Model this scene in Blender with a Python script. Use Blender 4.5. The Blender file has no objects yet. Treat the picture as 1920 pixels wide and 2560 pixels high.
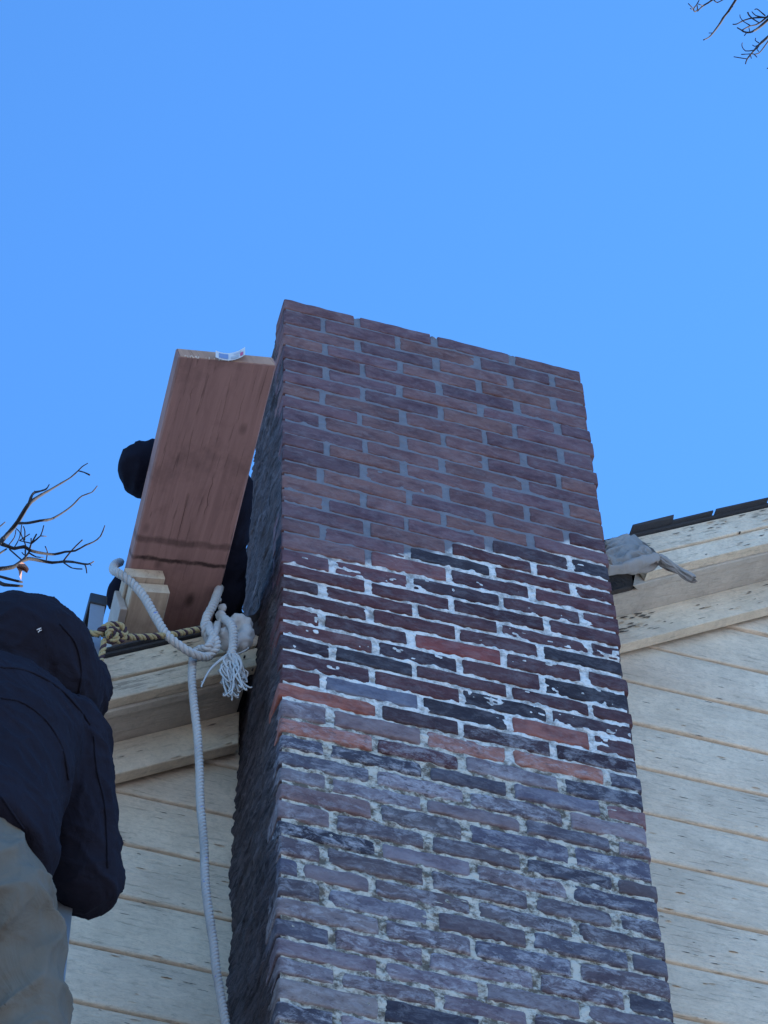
import bpy, bmesh, math, random
import numpy as np
from mathutils import Vector, Matrix, noise as mnoise

random.seed(7)
rng = np.random.default_rng(7)
R = math.radians
scene = bpy.context.scene
col = scene.collection

# ------------------------------------------------------------------ camera
ZT = 10.25                       # height of the chimney top above the ground
FPX, AZ, EL, ROLL = 8851.16, 0.30973, 1.04210, -0.03988
CAM = Vector((-1.0947, -4.2420, ZT - 8.6531))
fw = Vector((math.sin(AZ) * math.cos(EL), math.cos(AZ) * math.cos(EL), math.sin(EL)))
rt = Vector((math.cos(AZ), -math.sin(AZ), 0.0))
up = rt.cross(fw)
rt2 = rt * math.cos(ROLL) + up * math.sin(ROLL)
up2 = -rt * math.sin(ROLL) + up * math.cos(ROLL)
cd = bpy.data.cameras.new('camera')
cam = bpy.data.objects.new('camera', cd)
col.objects.link(cam)
cam.matrix_world = Matrix(((rt2.x, up2.x, -fw.x, CAM.x), (rt2.y, up2.y, -fw.y, CAM.y), (rt2.z, up2.z, -fw.z, CAM.z), (0, 0, 0, 1)))
cd.sensor_fit = 'HORIZONTAL'
cd.sensor_width = 36.0
cd.lens = 36.0 * FPX / 1920.0
cd.clip_start = 0.05
cd.clip_end = 4000
scene.camera = cam

# ------------------------------------------------------------------ sky and sun
SUN_EL, SUN_AZ = R(24), R(70)            # azimuth from +y towards +x: behind the house, to the right
w = bpy.data.worlds.new('World')
scene.world = w
w.use_nodes = True
nt = w.node_tree
nt.nodes.clear()
sky = nt.nodes.new('ShaderNodeTexSky')
sky.sky_type = 'NISHITA'
sky.sun_disc = False
sky.sun_elevation = SUN_EL
sky.sun_rotation = SUN_AZ
sky.altitude = 0
sky.air_density = 1.0
sky.dust_density = 0.0
sky.ozone_density = 10.0
bg = nt.nodes.new('ShaderNodeBackground')
bg.inputs['Strength'].default_value = 0.15
wo = nt.nodes.new('ShaderNodeOutputWorld')
wbal = nt.nodes.new('ShaderNodeMix'); wbal.data_type = 'RGBA'; wbal.blend_type = 'MULTIPLY'   # even, all over: the camera's white balance
wbal.inputs[0].default_value = 1.0
wbal.inputs[7].default_value = (0.88, 1.035, 1.0, 1.0)
nt.links.new(sky.outputs[0], wbal.inputs[6])
nt.links.new(wbal.outputs[2], bg.inputs[0])
nt.links.new(bg.outputs[0], wo.inputs[0])
sl = bpy.data.lights.new('sun', 'SUN')
sl.energy = 5.0
sl.angle = R(0.53)
sl.color = (1.0, 0.91, 0.81)
sun = bpy.data.objects.new('sun', sl)
col.objects.link(sun)
sdir = Vector((math.sin(SUN_AZ) * math.cos(SUN_EL), math.cos(SUN_AZ) * math.cos(SUN_EL), math.sin(SUN_EL)))
sun.rotation_euler = (-sdir).to_track_quat('-Z', 'Y').to_euler()
vs = scene.view_settings
vs.view_transform = 'Standard'
vs.look = 'None'
vs.gamma = 1.0
vs.use_curve_mapping = False
vs.exposure = 1.62


# ------------------------------------------------------------------ helpers
def at(px, py, Y):
    """the point on the plane y = Y that photograph pixel (px, py) shows"""
    d = fw * FPX + rt2 * (px - 960) - up2 * (py - 1280)
    return CAM + d * ((Y - CAM.y) / d.y)


def P(x, y, z):
    """z measured from the chimney top"""
    return Vector((x, y, z + ZT))


def tag(o, label=None, cat=None, group=None, kind=None):
    if label: o['label'] = label
    if cat: o['category'] = cat
    if group: o['group'] = group
    if kind: o['kind'] = kind
    return o


def empty(name, loc, label, cat, group=None):
    o = bpy.data.objects.new(name, None)
    o.location = loc
    o.empty_display_size = 0.1
    col.objects.link(o)
    return tag(o, label, cat, group)


def mobj(name, verts, faces, mat, parent=None, smooth=False, loc=None):
    """one mesh object; verts are world coordinates unless loc (world) is given"""
    me = bpy.data.meshes.new(name)
    me.from_pydata([tuple(v) for v in verts], [], [tuple(f) for f in faces])
    me.validate()
    bm = bmesh.new(); bm.from_mesh(me)
    bmesh.ops.recalc_face_normals(bm, faces=bm.faces)
    bm.to_mesh(me); bm.free()
    if smooth:
        me.polygons.foreach_set('use_smooth', [True] * len(me.polygons))
    return mlink(name, me, mat, parent, loc)


def pworld(parent):
    v = Vector((0, 0, 0))
    while parent is not None:
        v += parent.location
        parent = parent.parent
    return v


def mlink(name, me, mat, parent=None, loc=None):
    o = bpy.data.objects.new(name, me)
    if mat is not None and not me.materials:
        me.materials.append(mat)
    col.objects.link(o)
    base = Vector(loc) if loc is not None else Vector((0, 0, 0))
    if parent is not None:
        o.parent = parent
        base = base - pworld(parent)
    o.location = base
    return o


class MB:
    def __init__(s): s.v = []; s.f = []

    def add(s, v, f):
        n = len(s.v)
        s.v += [Vector(q) for q in v]
        s.f += [tuple(i + n for i in q) for q in f]

    def hexa(s, c):
        """8 corners: bottom ring 0-3, top ring 4-7"""
        s.add(c, [(0, 3, 2, 1), (4, 5, 6, 7), (0, 1, 5, 4), (1, 2, 6, 5), (2, 3, 7, 6), (3, 0, 4, 7)])

    def box(s, a, b):
        x0, y0, z0 = a; x1, y1, z1 = b
        s.hexa([(x0, y0, z0), (x1, y0, z0), (x1, y1, z0), (x0, y1, z0), (x0, y0, z1), (x1, y0, z1), (x1, y1, z1), (x0, y1, z1)])

    def tube(s, pts, rad, n=8, cap=True):
        pts = [Vector(p) for p in pts]
        if not hasattr(rad, '__len__'): rad = [rad] * len(pts)
        t0 = (pts[1] - pts[0]).normalized()
        u = t0.orthogonal().normalized()
        base = len(s.v)
        for i, p in enumerate(pts):
            t = (pts[min(i + 1, len(pts) - 1)] - pts[max(i - 1, 0)])
            if t.length < 1e-9: t = t0
            t = t.normalized()
            u = (u - t * u.dot(t))
            if u.length < 1e-6: u = t.orthogonal()
            u.normalize()
            v = t.cross(u)
            for k in range(n):
                a = 2 * math.pi * k / n
                s.v.append(p + (u * math.cos(a) + v * math.sin(a)) * rad[i])
        for i in range(len(pts) - 1):
            for k in range(n):
                a = base + i * n + k; b = base + i * n + (k + 1) % n
                s.f.append((a, b, b + n, a + n))
        if cap:
            s.f.append(tuple(base + k for k in range(n))[::-1])
            e = base + (len(pts) - 1) * n
            s.f.append(tuple(e + k for k in range(n)))

    def loft(s, rings):
        n = len(rings[0]); base = len(s.v)
        for r in rings: s.v += [Vector(q) for q in r]
        for i in range(len(rings) - 1):
            for k in range(n):
                a = base + i * n + k; b = base + i * n + (k + 1) % n
                s.f.append((a, b, b + n, a + n))
        s.f.append(tuple(base + k for k in range(n))[::-1])
        e = base + (len(rings) - 1) * n
        s.f.append(tuple(e + k for k in range(n)))

    def ball(s, c, r, seg=16):
        c = Vector(c)
        if not hasattr(r, '__len__'): r = (r, r, r)
        rings = []
        for i in range(1, seg):
            th = math.pi * i / seg
            rings.append([c + Vector((r[0] * math.sin(th) * math.cos(2 * math.pi * k / seg), r[1] * math.sin(th) * math.sin(2 * math.pi * k / seg), r[2] * math.cos(th))) for k in range(seg)])
        s.loft(rings)

    def build(s, name, mat, parent=None, smooth=False):
        return mobj(name, s.v, s.f, mat, parent, smooth)


def bevel(o, width, seg=2):
    m = o.modifiers.new('bevel', 'BEVEL')
    m.width = width; m.segments = seg; m.limit_method = 'ANGLE'; m.angle_limit = R(40)
    return o


def remesh(mb, voxel, smooth=6, fold=None, split=None):
    """voxel union of overlapping closed shapes, relaxed, then displaced along normals by fold(co, no)"""
    me = bpy.data.meshes.new('tmp')
    me.from_pydata([tuple(v) for v in mb.v], [], mb.f)
    bm = bmesh.new(); bm.from_mesh(me); bmesh.ops.recalc_face_normals(bm, faces=bm.faces); bm.to_mesh(me); bm.free()
    o = bpy.data.objects.new('tmp', me); col.objects.link(o)
    m = o.modifiers.new('r', 'REMESH'); m.mode = 'VOXEL'; m.voxel_size = voxel; m.use_smooth_shade = True
    if smooth:
        m2 = o.modifiers.new('s', 'SMOOTH'); m2.iterations = smooth; m2.factor = 0.5
    bpy.context.view_layer.update()
    dg = bpy.context.evaluated_depsgraph_get()
    out = bpy.data.meshes.new_from_object(o.evaluated_get(dg))
    bpy.data.objects.remove(o); bpy.data.meshes.remove(me)
    if fold:
        nn = len(out.vertices)
        nos = [v.normal.copy() for v in out.vertices]
        for v, no in zip(out.vertices, nos):
            v.co = v.co + no * fold(v.co, no)
    out.polygons.foreach_set('use_smooth', [True] * len(out.polygons))
    out.materials.clear()
    return out


def catmull(pts, step=0.004):
    pts = [Vector(p) for p in pts]
    q = [pts[0] * 2 - pts[1]] + pts + [pts[-1] * 2 - pts[-2]]
    out = []
    for i in range(1, len(q) - 2):
        a, b, c, d = q[i - 1], q[i], q[i + 1], q[i + 2]
        n = max(2, int((c - b).length / step))
        for k in range(n):
            t = k / n
            out.append(0.5 * ((2 * b) + (c - a) * t + (2 * a - 5 * b + 4 * c - d) * t * t + (3 * b - a - 3 * c + d) * t ** 3))
    out.append(pts[-1])
    return out


# value noise for large grids
_tab = rng.random((64, 64, 64)).astype(np.float32)


def vnoise(x, y, z):
    xi = np.floor(x).astype(int); yi = np.floor(y).astype(int); zi = np.floor(z).astype(int)
    xf = x - xi; yf = y - yi; zf = z - zi
    xf = xf * xf * (3 - 2 * xf); yf = yf * yf * (3 - 2 * yf); zf = zf * zf * (3 - 2 * zf)
    r = 0
    for a in (0, 1):
        for b in (0, 1):
            for c in (0, 1):
                r = r + _tab[(xi + a) & 63, (yi + b) & 63, (zi + c) & 63] * (xf if a else 1 - xf) * (yf if b else 1 - yf) * (zf if c else 1 - zf)
    return r * 2 - 1


# ------------------------------------------------------------------ materials
class NT:
    def __init__(s, name, rough=0.85, spec=0.3):
        m = bpy.data.materials.new(name); m.use_nodes = True
        s.m = m; s.t = m.node_tree; s.t.nodes.clear()
        s.b = s.n('ShaderNodeBsdfPrincipled'); s.o = s.n('ShaderNodeOutputMaterial')
        s.l(s.b.outputs[0], s.o.inputs[0])
        s.b.inputs['Roughness'].default_value = rough
        s.b.inputs['Specular IOR Level'].default_value = spec
        s.tc = s.n('ShaderNodeTexCoord')

    def n(s, t, **k):
        x = s.t.nodes.new(t)
        for a, b in k.items(): setattr(x, a, b)
        return x

    def l(s, a, b): s.t.links.new(a, b)

    def coord(s, scale=(1, 1, 1), rot=(0, 0, 0), src='Object', off=None):
        """turn first, then stretch, so that a stretched texture follows the turned axes"""
        v = s.tc.outputs[src]
        if any(rot):
            m0 = s.n('ShaderNodeMapping'); m0.inputs['Rotation'].default_value = rot
            s.l(v, m0.inputs['Vector']); v = m0.outputs[0]
        mp = s.n('ShaderNodeMapping')
        mp.inputs['Scale'].default_value = scale
        s.l(v, mp.inputs['Vector'])
        if off is not None: s.l(off, mp.inputs['Location'])
        return mp.outputs[0]

    def noise(s, v, scale, detail=4, rough=0.6, dist=0.0):
        x = s.n('ShaderNodeTexNoise')
        x.inputs['Scale'].default_value = scale; x.inputs['Detail'].default_value = detail
        x.inputs['Roughness'].default_value = rough; x.inputs['Distortion'].default_value = dist
        s.l(v, x.inputs['Vector'])
        return x.outputs['Fac']

    def ramp(s, f, *st):
        x = s.n('ShaderNodeValToRGB'); e = x.color_ramp.elements
        while len(e) < len(st): e.new(0.5)
        for el, (p, c) in zip(e, st):
            el.position = p
            el.color = (c, c, c, 1) if not hasattr(c, '__len__') else (*c, 1)
        s.l(f, x.inputs[0])
        return x.outputs[0]

    def mix(s, f, a, b, mode='MIX'):
        x = s.n('ShaderNodeMix', data_type='RGBA', blend_type=mode)
        for v, i in ((f, 0), (a, 6), (b, 7)):
            if isinstance(v, (int, float)): x.inputs[i].default_value = v
            elif hasattr(v, 'links'): s.l(v, x.inputs[i])
            else: x.inputs[i].default_value = (*v, 1)
        return x.outputs[2]

    def math(s, op, a, b=0.0):
        x = s.n('ShaderNodeMath', operation=op)
        for v, i in ((a, 0), (b, 1)):
            if isinstance(v, (int, float)): x.inputs[i].default_value = v
            else: s.l(v, x.inputs[i])
        return x.outputs[0]

    def color(s, c):
        if hasattr(c, 'links'): s.l(c, s.b.inputs['Base Color'])
        else: s.b.inputs['Base Color'].default_value = (*c, 1)
        return s

    def bump(s, h, strength=0.5, dist=0.01, prev=None):
        x = s.n('ShaderNodeBump')
        x.inputs['Strength'].default_value = strength; x.inputs['Distance'].default_value = dist
        s.l(h, x.inputs['Height'])
        if prev is not None: s.l(prev, x.inputs['Normal'])
        s.l(x.outputs[0], s.b.inputs['Normal'])
        return x.outputs[0]


def simple(name, c, rough=0.8, var=0.25, scale=30, bump=0.2, bdist=0.003, spec=0.3, metallic=0.0):
    m = NT(name, rough, spec)
    v = m.coord()
    f = m.noise(v, scale, 5)
    d = tuple(x * (1 - var) for x in c); e = tuple(min(1, x * (1 + var)) for x in c)
    m.color(m.mix(f, d, e))
    m.bump(f, bump, bdist)
    m.b.inputs['Metallic'].default_value = metallic
    return m.m


def make_brick_mat():
    m = NT('brick_clay', 0.92, 0.2)
    oi = m.n('ShaderNodeObjectInfo')
    off = m.math('MULTIPLY', oi.outputs['Random'], 40.0)
    v = m.coord((1, 1, 1.6), off=off)
    n1 = m.noise(v, 14, 4, 0.65, 0.4)
    n2 = m.noise(v, 70, 5, 0.7)
    n3 = m.noise(m.coord((0.8, 1, 1.3), off=off), 30, 6, 0.78, 0.4)
    c = oi.outputs['Color']
    dark = m.mix(1.0, c, (0.55, 0.5, 0.55), 'MULTIPLY')
    c1 = m.mix(m.ramp(n1, (0.36, 0.95), (0.58, 0.0)), c, dark)
    c2 = m.mix(m.math('MULTIPLY', m.ramp(n2, (0.35, 0.0), (0.75, 0.6)), 0.6), c1, m.mix(1.0, c, (1.45, 1.4, 1.4), 'MULTIPLY'))
    bloom = m.math('MULTIPLY', m.ramp(n3, (0.47, 0.0), (0.63, 1.0)), oi.outputs['Alpha'])
    c3 = m.mix(bloom, c2, (0.40, 0.385, 0.41))
    n4 = m.noise(v, 46, 3, 0.8, 0.6)
    c4 = m.mix(m.math('MULTIPLY', m.ramp(n4, (0.57, 0.0), (0.63, 0.9)), oi.outputs['Alpha']), c3, (0.055, 0.045, 0.05))
    m.color(c4)
    b = m.bump(n3, 0.45, 0.006)
    b = m.bump(n2, 0.6, 0.003, b)
    m.bump(m.noise(v, 190, 3, 0.7), 0.6, 0.002, b)
    return m.m


def make_mortar_mat():
    m = NT('lime_mortar', 0.95, 0.1)
    v = m.coord()
    sep = m.n('ShaderNodeSeparateXYZ'); m.l(m.tc.outputs['Object'], sep.inputs[0])
    wob = m.math('MULTIPLY', m.math('SUBTRACT', m.noise(v, 7, 3), 0.5), 0.22)
    # the rebuilt top ends on a line falling from right to left
    h = m.math('ADD', m.math('ADD', sep.outputs[2], m.math('MULTIPLY', sep.outputs[0], -0.52)), wob)
    newf = m.ramp(m.math('ADD', m.math('MULTIPLY', m.math('SUBTRACT', h, ZT - 1.37), 12.0), 0.5), (0.3, 0.0), (0.7, 1.0))
    oldf = m.ramp(m.math('ADD', m.math('MULTIPLY', m.math('SUBTRACT', m.math('ADD', sep.outputs[2], wob), ZT - 1.98), 3.0), 0.5), (0.2, 1.0), (0.8, 0.0))
    n1 = m.noise(v, 30, 5, 0.7)
    n2 = m.noise(v, 110, 4, 0.7)
    grey = m.mix(n1, (0.110, 0.110, 0.128), (0.225, 0.225, 0.252))
    white = m.mix(m.ramp(n1, (0.38, 0.0), (0.56, 1.0)), (0.27, 0.26, 0.25), (0.66, 0.645, 0.62))
    beige = m.mix(m.ramp(n1, (0.42, 0.0), (0.56, 1.0)), (0.12, 0.10, 0.08), (0.50, 0.465, 0.40))
    c = m.mix(oldf, white, beige)
    c = m.mix(newf, c, grey)
    c = m.mix(m.ramp(n2, (0.25, 0.5), (0.45, 0.0)), c, (0.12, 0.11, 0.10))
    m.color(c)
    b = m.bump(n1, 0.5, 0.006)
    m.bump(n2, 0.6, 0.003, b)
    return m.m


def make_parge_mat():
    m = NT('cement_parging', 0.9, 0.25)
    v = m.coord((1, 0.17, 1), rot=(R(-7), 0, 0))
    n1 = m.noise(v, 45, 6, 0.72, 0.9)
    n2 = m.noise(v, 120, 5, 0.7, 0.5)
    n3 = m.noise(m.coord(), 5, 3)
    c = m.mix(m.ramp(n1, (0.38, 0.0), (0.62, 1.0)), (0.034, 0.029, 0.036), (0.150, 0.128, 0.142))  # hollows darkened, ridges lightened in colour to back up faint relief shading
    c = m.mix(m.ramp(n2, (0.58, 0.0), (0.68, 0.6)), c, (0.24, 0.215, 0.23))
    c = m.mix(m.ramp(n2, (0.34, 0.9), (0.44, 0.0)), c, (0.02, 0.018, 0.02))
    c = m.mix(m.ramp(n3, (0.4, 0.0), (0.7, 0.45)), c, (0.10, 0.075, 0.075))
    m.color(c)
    b = m.bump(n1, 1.0, 0.02)
    m.bump(n2, 1.0, 0.008, b)
    return m.m


def make_paint_mat(name, base, crack=0.5, grain_rot=0.0, peel=0.35, coarse=1.0):
    """old cream oil paint on boards: checks along the grain, dirt, bare patches"""
    m = NT(name, 0.75, 0.25)
    oi = m.n('ShaderNodeObjectInfo')
    off = m.math('MULTIPLY', oi.outputs['Random'], 30.0)
    vg = m.coord((0.10, 1, 1.0), rot=(0, grain_rot, 0), off=off)
    g1 = m.noise(vg, 95 * coarse, 5, 0.75, 0.25)
    g2 = m.noise(m.coord((0.16, 1, 1.0), rot=(0, grain_rot, 0), off=off), 42 * coarse, 6, 0.7, 0.9)
    d1 = m.noise(m.coord(off=off), 5, 5, 0.65, 0.3)
    d2 = m.noise(m.coord(off=off), 60, 5, 0.75)
    dim = tuple(x * 0.70 for x in base)
    c = m.mix(m.ramp(d1, (0.35, 0.0), (0.7, 1.0)), base, dim)
    c = m.mix(m.ramp(d2, (0.50, 0.0), (0.68, 0.55)), c, tuple(x * 0.60 for x in base))
    g3 = m.noise(m.coord((0.36, 1, 1.0), rot=(0, grain_rot, 0), off=off), 120 * coarse, 5, 0.82, 1.2)
    c = m.mix(m.ramp(g3, (0.40, 0.65 * crack), (0.49, 0.0)), c, tuple(x * 0.62 for x in base))
    c = m.mix(m.ramp(g3, (0.56, 0.0), (0.68, 0.6 * crack)), c, tuple(min(0.85, x * 1.15) for x in base))
    crk = m.ramp(g1, (0.385, 1.0), (0.435, 0.0))
    crk2 = m.math('MULTIPLY', crk, m.ramp(d1, (0.44, 0.12), (0.58, 1.0)))
    c = m.mix(m.math('MULTIPLY', crk2, crack), c, tuple(x * 0.38 for x in base))
    pl = m.math('MULTIPLY', m.ramp(g2, (0.62, 0.0), (0.645, 1.0)), peel)
    c = m.mix(pl, c, tuple(x * 0.45 for x in base))
    m.color(c)
    b = m.bump(g1, 0.7, 0.006)
    b = m.bump(g2, 0.6, 0.005, b)
    m.bump(d2, 0.3, 0.003, b)
    return m.m


def make_wood_mat(name, c0, c1, axis_rot, stain=True, scale=1.0, stripes=()):
    m = NT(name, 0.8, 0.25)
    v = m.coord((1.0, 0.07, 1.0), rot=axis_rot)
    g = m.noise(v, 55 * scale, 6, 0.65, 0.8)
    g2 = m.noise(m.coord((1.0, 0.045, 1.0), rot=axis_rot), 120 * scale, 4, 0.7)
    d = m.noise(m.coord(), 7, 5, 0.7)
    c = m.mix(m.ramp(g, (0.3, 0.0), (0.7, 1.0)), c0, c1)
    c = m.mix(m.ramp(g2, (0.33, 0.6), (0.40, 0.0)), c, tuple(x * 0.35 for x in c0))
    if stain:
        c = m.mix(m.ramp(d, (0.52, 0.0), (0.75, 0.55)), c, tuple(x * 0.45 for x in c0))
        k = m.n('ShaderNodeTexVoronoi'); k.inputs['Scale'].default_value = 7.0
        m.l(m.coord((1.0, 0.55, 1.0)), k.inputs['Vector'])
        c = m.mix(m.ramp(k.outputs['Distance'], (0.03, 0.8), (0.10, 0.0)), c, tuple(x * 0.2 for x in c0))
    if stripes:
        sep = m.n('ShaderNodeSeparateXYZ'); m.l(m.tc.outputs['Object'], sep.inputs[0])
        yy = m.math('ADD', sep.outputs[1], m.math('MULTIPLY', m.math('SUBTRACT', m.noise(m.coord(), 25, 3), 0.5), 0.02))
        for (y0, hw, st) in stripes:
            f = m.ramp(m.math('MULTIPLY', m.math('ABSOLUTE', m.math('SUBTRACT', yy, y0)), 1.0 / hw), (0.35, st), (1.0, 0.0))
            c = m.mix(m.math('MULTIPLY', f, m.ramp(m.noise(m.coord((3, 1, 1)), 12, 4), (0.25, 0.4), (0.55, 1.0))), c, tuple(x * 0.12 for x in c0))
    m.color(c)
    b = m.bump(g, 0.25, 0.003)
    m.bump(g2, 0.25, 0.002, b)
    return m.m


def make_cloth_mat(name, c, weave=420, fold=0.4, rough=0.95, sheen=0.0):
    m = NT(name, rough, 0.1)
    v = m.coord()
    n1 = m.noise(v, 9, 5, 0.6, 0.5)
    n2 = m.noise(v, weave, 3, 0.7)
    m.color(m.mix(n1, tuple(x * 0.75 for x in c), tuple(min(1, x * 1.2) for x in c)))
    b = m.bump(m.noise(m.coord((1, 1, 0.45), rot=(0, R(25), 0)), 16, 4, 0.55, 0.8), fold, 0.02)
    m.bump(n2, 0.25, 0.001, b)
    m.b.inputs['Sheen Weight'].default_value = sheen
    return m.m


def make_rope_mat(name, c0, c1, fleck=None):
    m = NT(name, 0.85, 0.2)
    v = m.coord()
    f = m.noise(v, 180, 4, 0.7)
    c = m.mix(f, c0, c1)
    d = m.noise(v, 12, 3)
    c = m.mix(m.ramp(d, (0.5, 0.0), (0.8, 0.45)), c, tuple(x * 0.5 for x in c0))
    if fleck:
        c = m.mix(m.ramp(m.noise(v, 75, 2), (0.65, 0.0), (0.69, 0.7)), c, fleck)
    m.color(c)
    m.bump(f, 0.5, 0.002)
    return m.m


M = {}
M['brick'] = make_brick_mat()
M['mortar'] = make_mortar_mat()
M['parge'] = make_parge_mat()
M['siding'] = make_paint_mat('siding_paint', (0.78, 0.64, 0.485), 0.75, 0.0, 0.5)
SL = math.atan(0.833)
M['fascia'] = make_paint_mat('fascia_paint', (0.77, 0.635, 0.475), 0.85, SL, 0.55, 0.8)
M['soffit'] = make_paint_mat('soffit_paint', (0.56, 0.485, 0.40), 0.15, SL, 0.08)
M['frieze'] = make_paint_mat('frieze_paint', (0.77, 0.635, 0.475), 0.5, SL, 0.3)
M['rot'] = simple('rot_and_gap_dark', (0.055, 0.045, 0.04), 0.95, 0.4, 40, 0.8, 0.01)
M['shingle'] = simple('asphalt_shingle', (0.045, 0.045, 0.05), 0.95, 0.4, 220, 0.6, 0.004)
M['timber'] = make_wood_mat('raw_timber', (0.36, 0.28, 0.215), (0.52, 0.42, 0.32), (0, 0, 0), True, 0.8)
M['navy'] = make_cloth_mat('navy_jacket_cloth', (0.0135, 0.0130, 0.0215), 300, 0.6)
M['sack'] = make_cloth_mat('black_sack_cloth', (0.008, 0.009, 0.018), 200, 0.3)
M['khaki'] = make_cloth_mat('khaki_trouser_cloth', (0.140, 0.127, 0.108), 380, 0.5)
M['rag'] = make_cloth_mat('grey_rag_cloth', (0.29, 0.27, 0.255), 300, 0.35)
M['whiterag'] = make_cloth_mat('white_rag_cloth', (0.42, 0.41, 0.41), 300, 0.35)
M['glove'] = make_cloth_mat('tan_glove_leather', (0.40, 0.28, 0.17), 200, 0.2)
M['boot'] = simple('boot_leather', (0.06, 0.04, 0.025), 0.6)
M['skin'] = simple('skin', (0.42, 0.26, 0.19), 0.55, 0.1, 60, 0.05)
M['ropew'] = make_rope_mat('white_rope_fibre', (0.30, 0.295, 0.29), (0.48, 0.47, 0.46))
M['ropeb'] = make_rope_mat('flecked_rope_fibre', (0.31, 0.30, 0.30), (0.48, 0.475, 0.47), (0.06, 0.12, 0.42))
M['ropey'] = make_rope_mat('yellow_rope_fibre', (0.26, 0.20, 0.10), (0.36, 0.30, 0.17))
M['ropek'] = make_rope_mat('black_rope_fibre', (0.03, 0.02, 0.03), (0.07, 0.04, 0.05))
M['alu'] = simple('ladder_aluminium', (0.33, 0.34, 0.36), 0.5, 0.1, 50, 0.1, 0.001, 0.5, 0.7)
M['blackplastic'] = simple('black_plastic', (0.02, 0.02, 0.022), 0.5)
M['bark'] = simple('grey_bark', (0.022, 0.018, 0.019), 0.95, 0.35, 60, 0.6, 0.006)
M['deadleaf'] = simple('dead_leaf', (0.24, 0.10, 0.06), 0.8, 0.3, 60, 0.3)
M['ground'] = simple('dry_winter_lawn', (0.345, 0.335, 0.325), 0.95, 0.3, 6, 0.5, 0.03)


# ------------------------------------------------------------------ ground
g = mobj('ground', [(-900, -900, 0), (900, -900, 0), (900, 900, 0), (-900, 900, 0)], [(0, 1, 2, 3)], M['ground'])
tag(g, kind='structure')

# ------------------------------------------------------------------ chimney
zL = [0.01, -0.05, -0.133, -0.199, -0.259, -0.335, -0.4, -0.467, -0.538, -0.601, -0.672, -0.742, -0.807, -0.881, -0.952, -1.025, -1.089, -1.165, -1.236, -1.318, -1.385, -1.446, -1.506, -1.573, -1.642, -1.702, -1.766, -1.84, -1.906, -1.97, -2.05, -2.114, -2.174, -2.24, -2.303, -2.373, -2.444, -2.504, -2.578, -2.645, -2.72, -2.789, -2.86, -2.923, -2.985, -3.066]
zR = [0.004, -0.056, -0.121, -0.191, -0.267, -0.332, -0.396, -0.475, -0.554, -0.624, -0.695, -0.763, -0.832, -0.911, -0.976, -1.037, -1.11, -1.165, -1.22, -1.285, -1.353, -1.422, -1.482, -1.549, -1.622, -1.703, -1.762, -1.825, -1.904, -1.971, -2.035, -2.106, -2.171, -2.241, -2.3, -2.386, -2.447, -2.519, -2.587, -2.653, -2.719, -2.792, -2.861, -2.926, -2.992, -3.066]
CW = 0.85
NC = 49
while len(zL) <= NC:
    zL.append(zL[-1] - 0.068); zR.append(zR[-1] - 0.068)
chim = empty('chimney', P(CW / 2, 0.2, -ZT), 'tall red and grey brick chimney with patched mortar against the gable', 'chimney')


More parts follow.
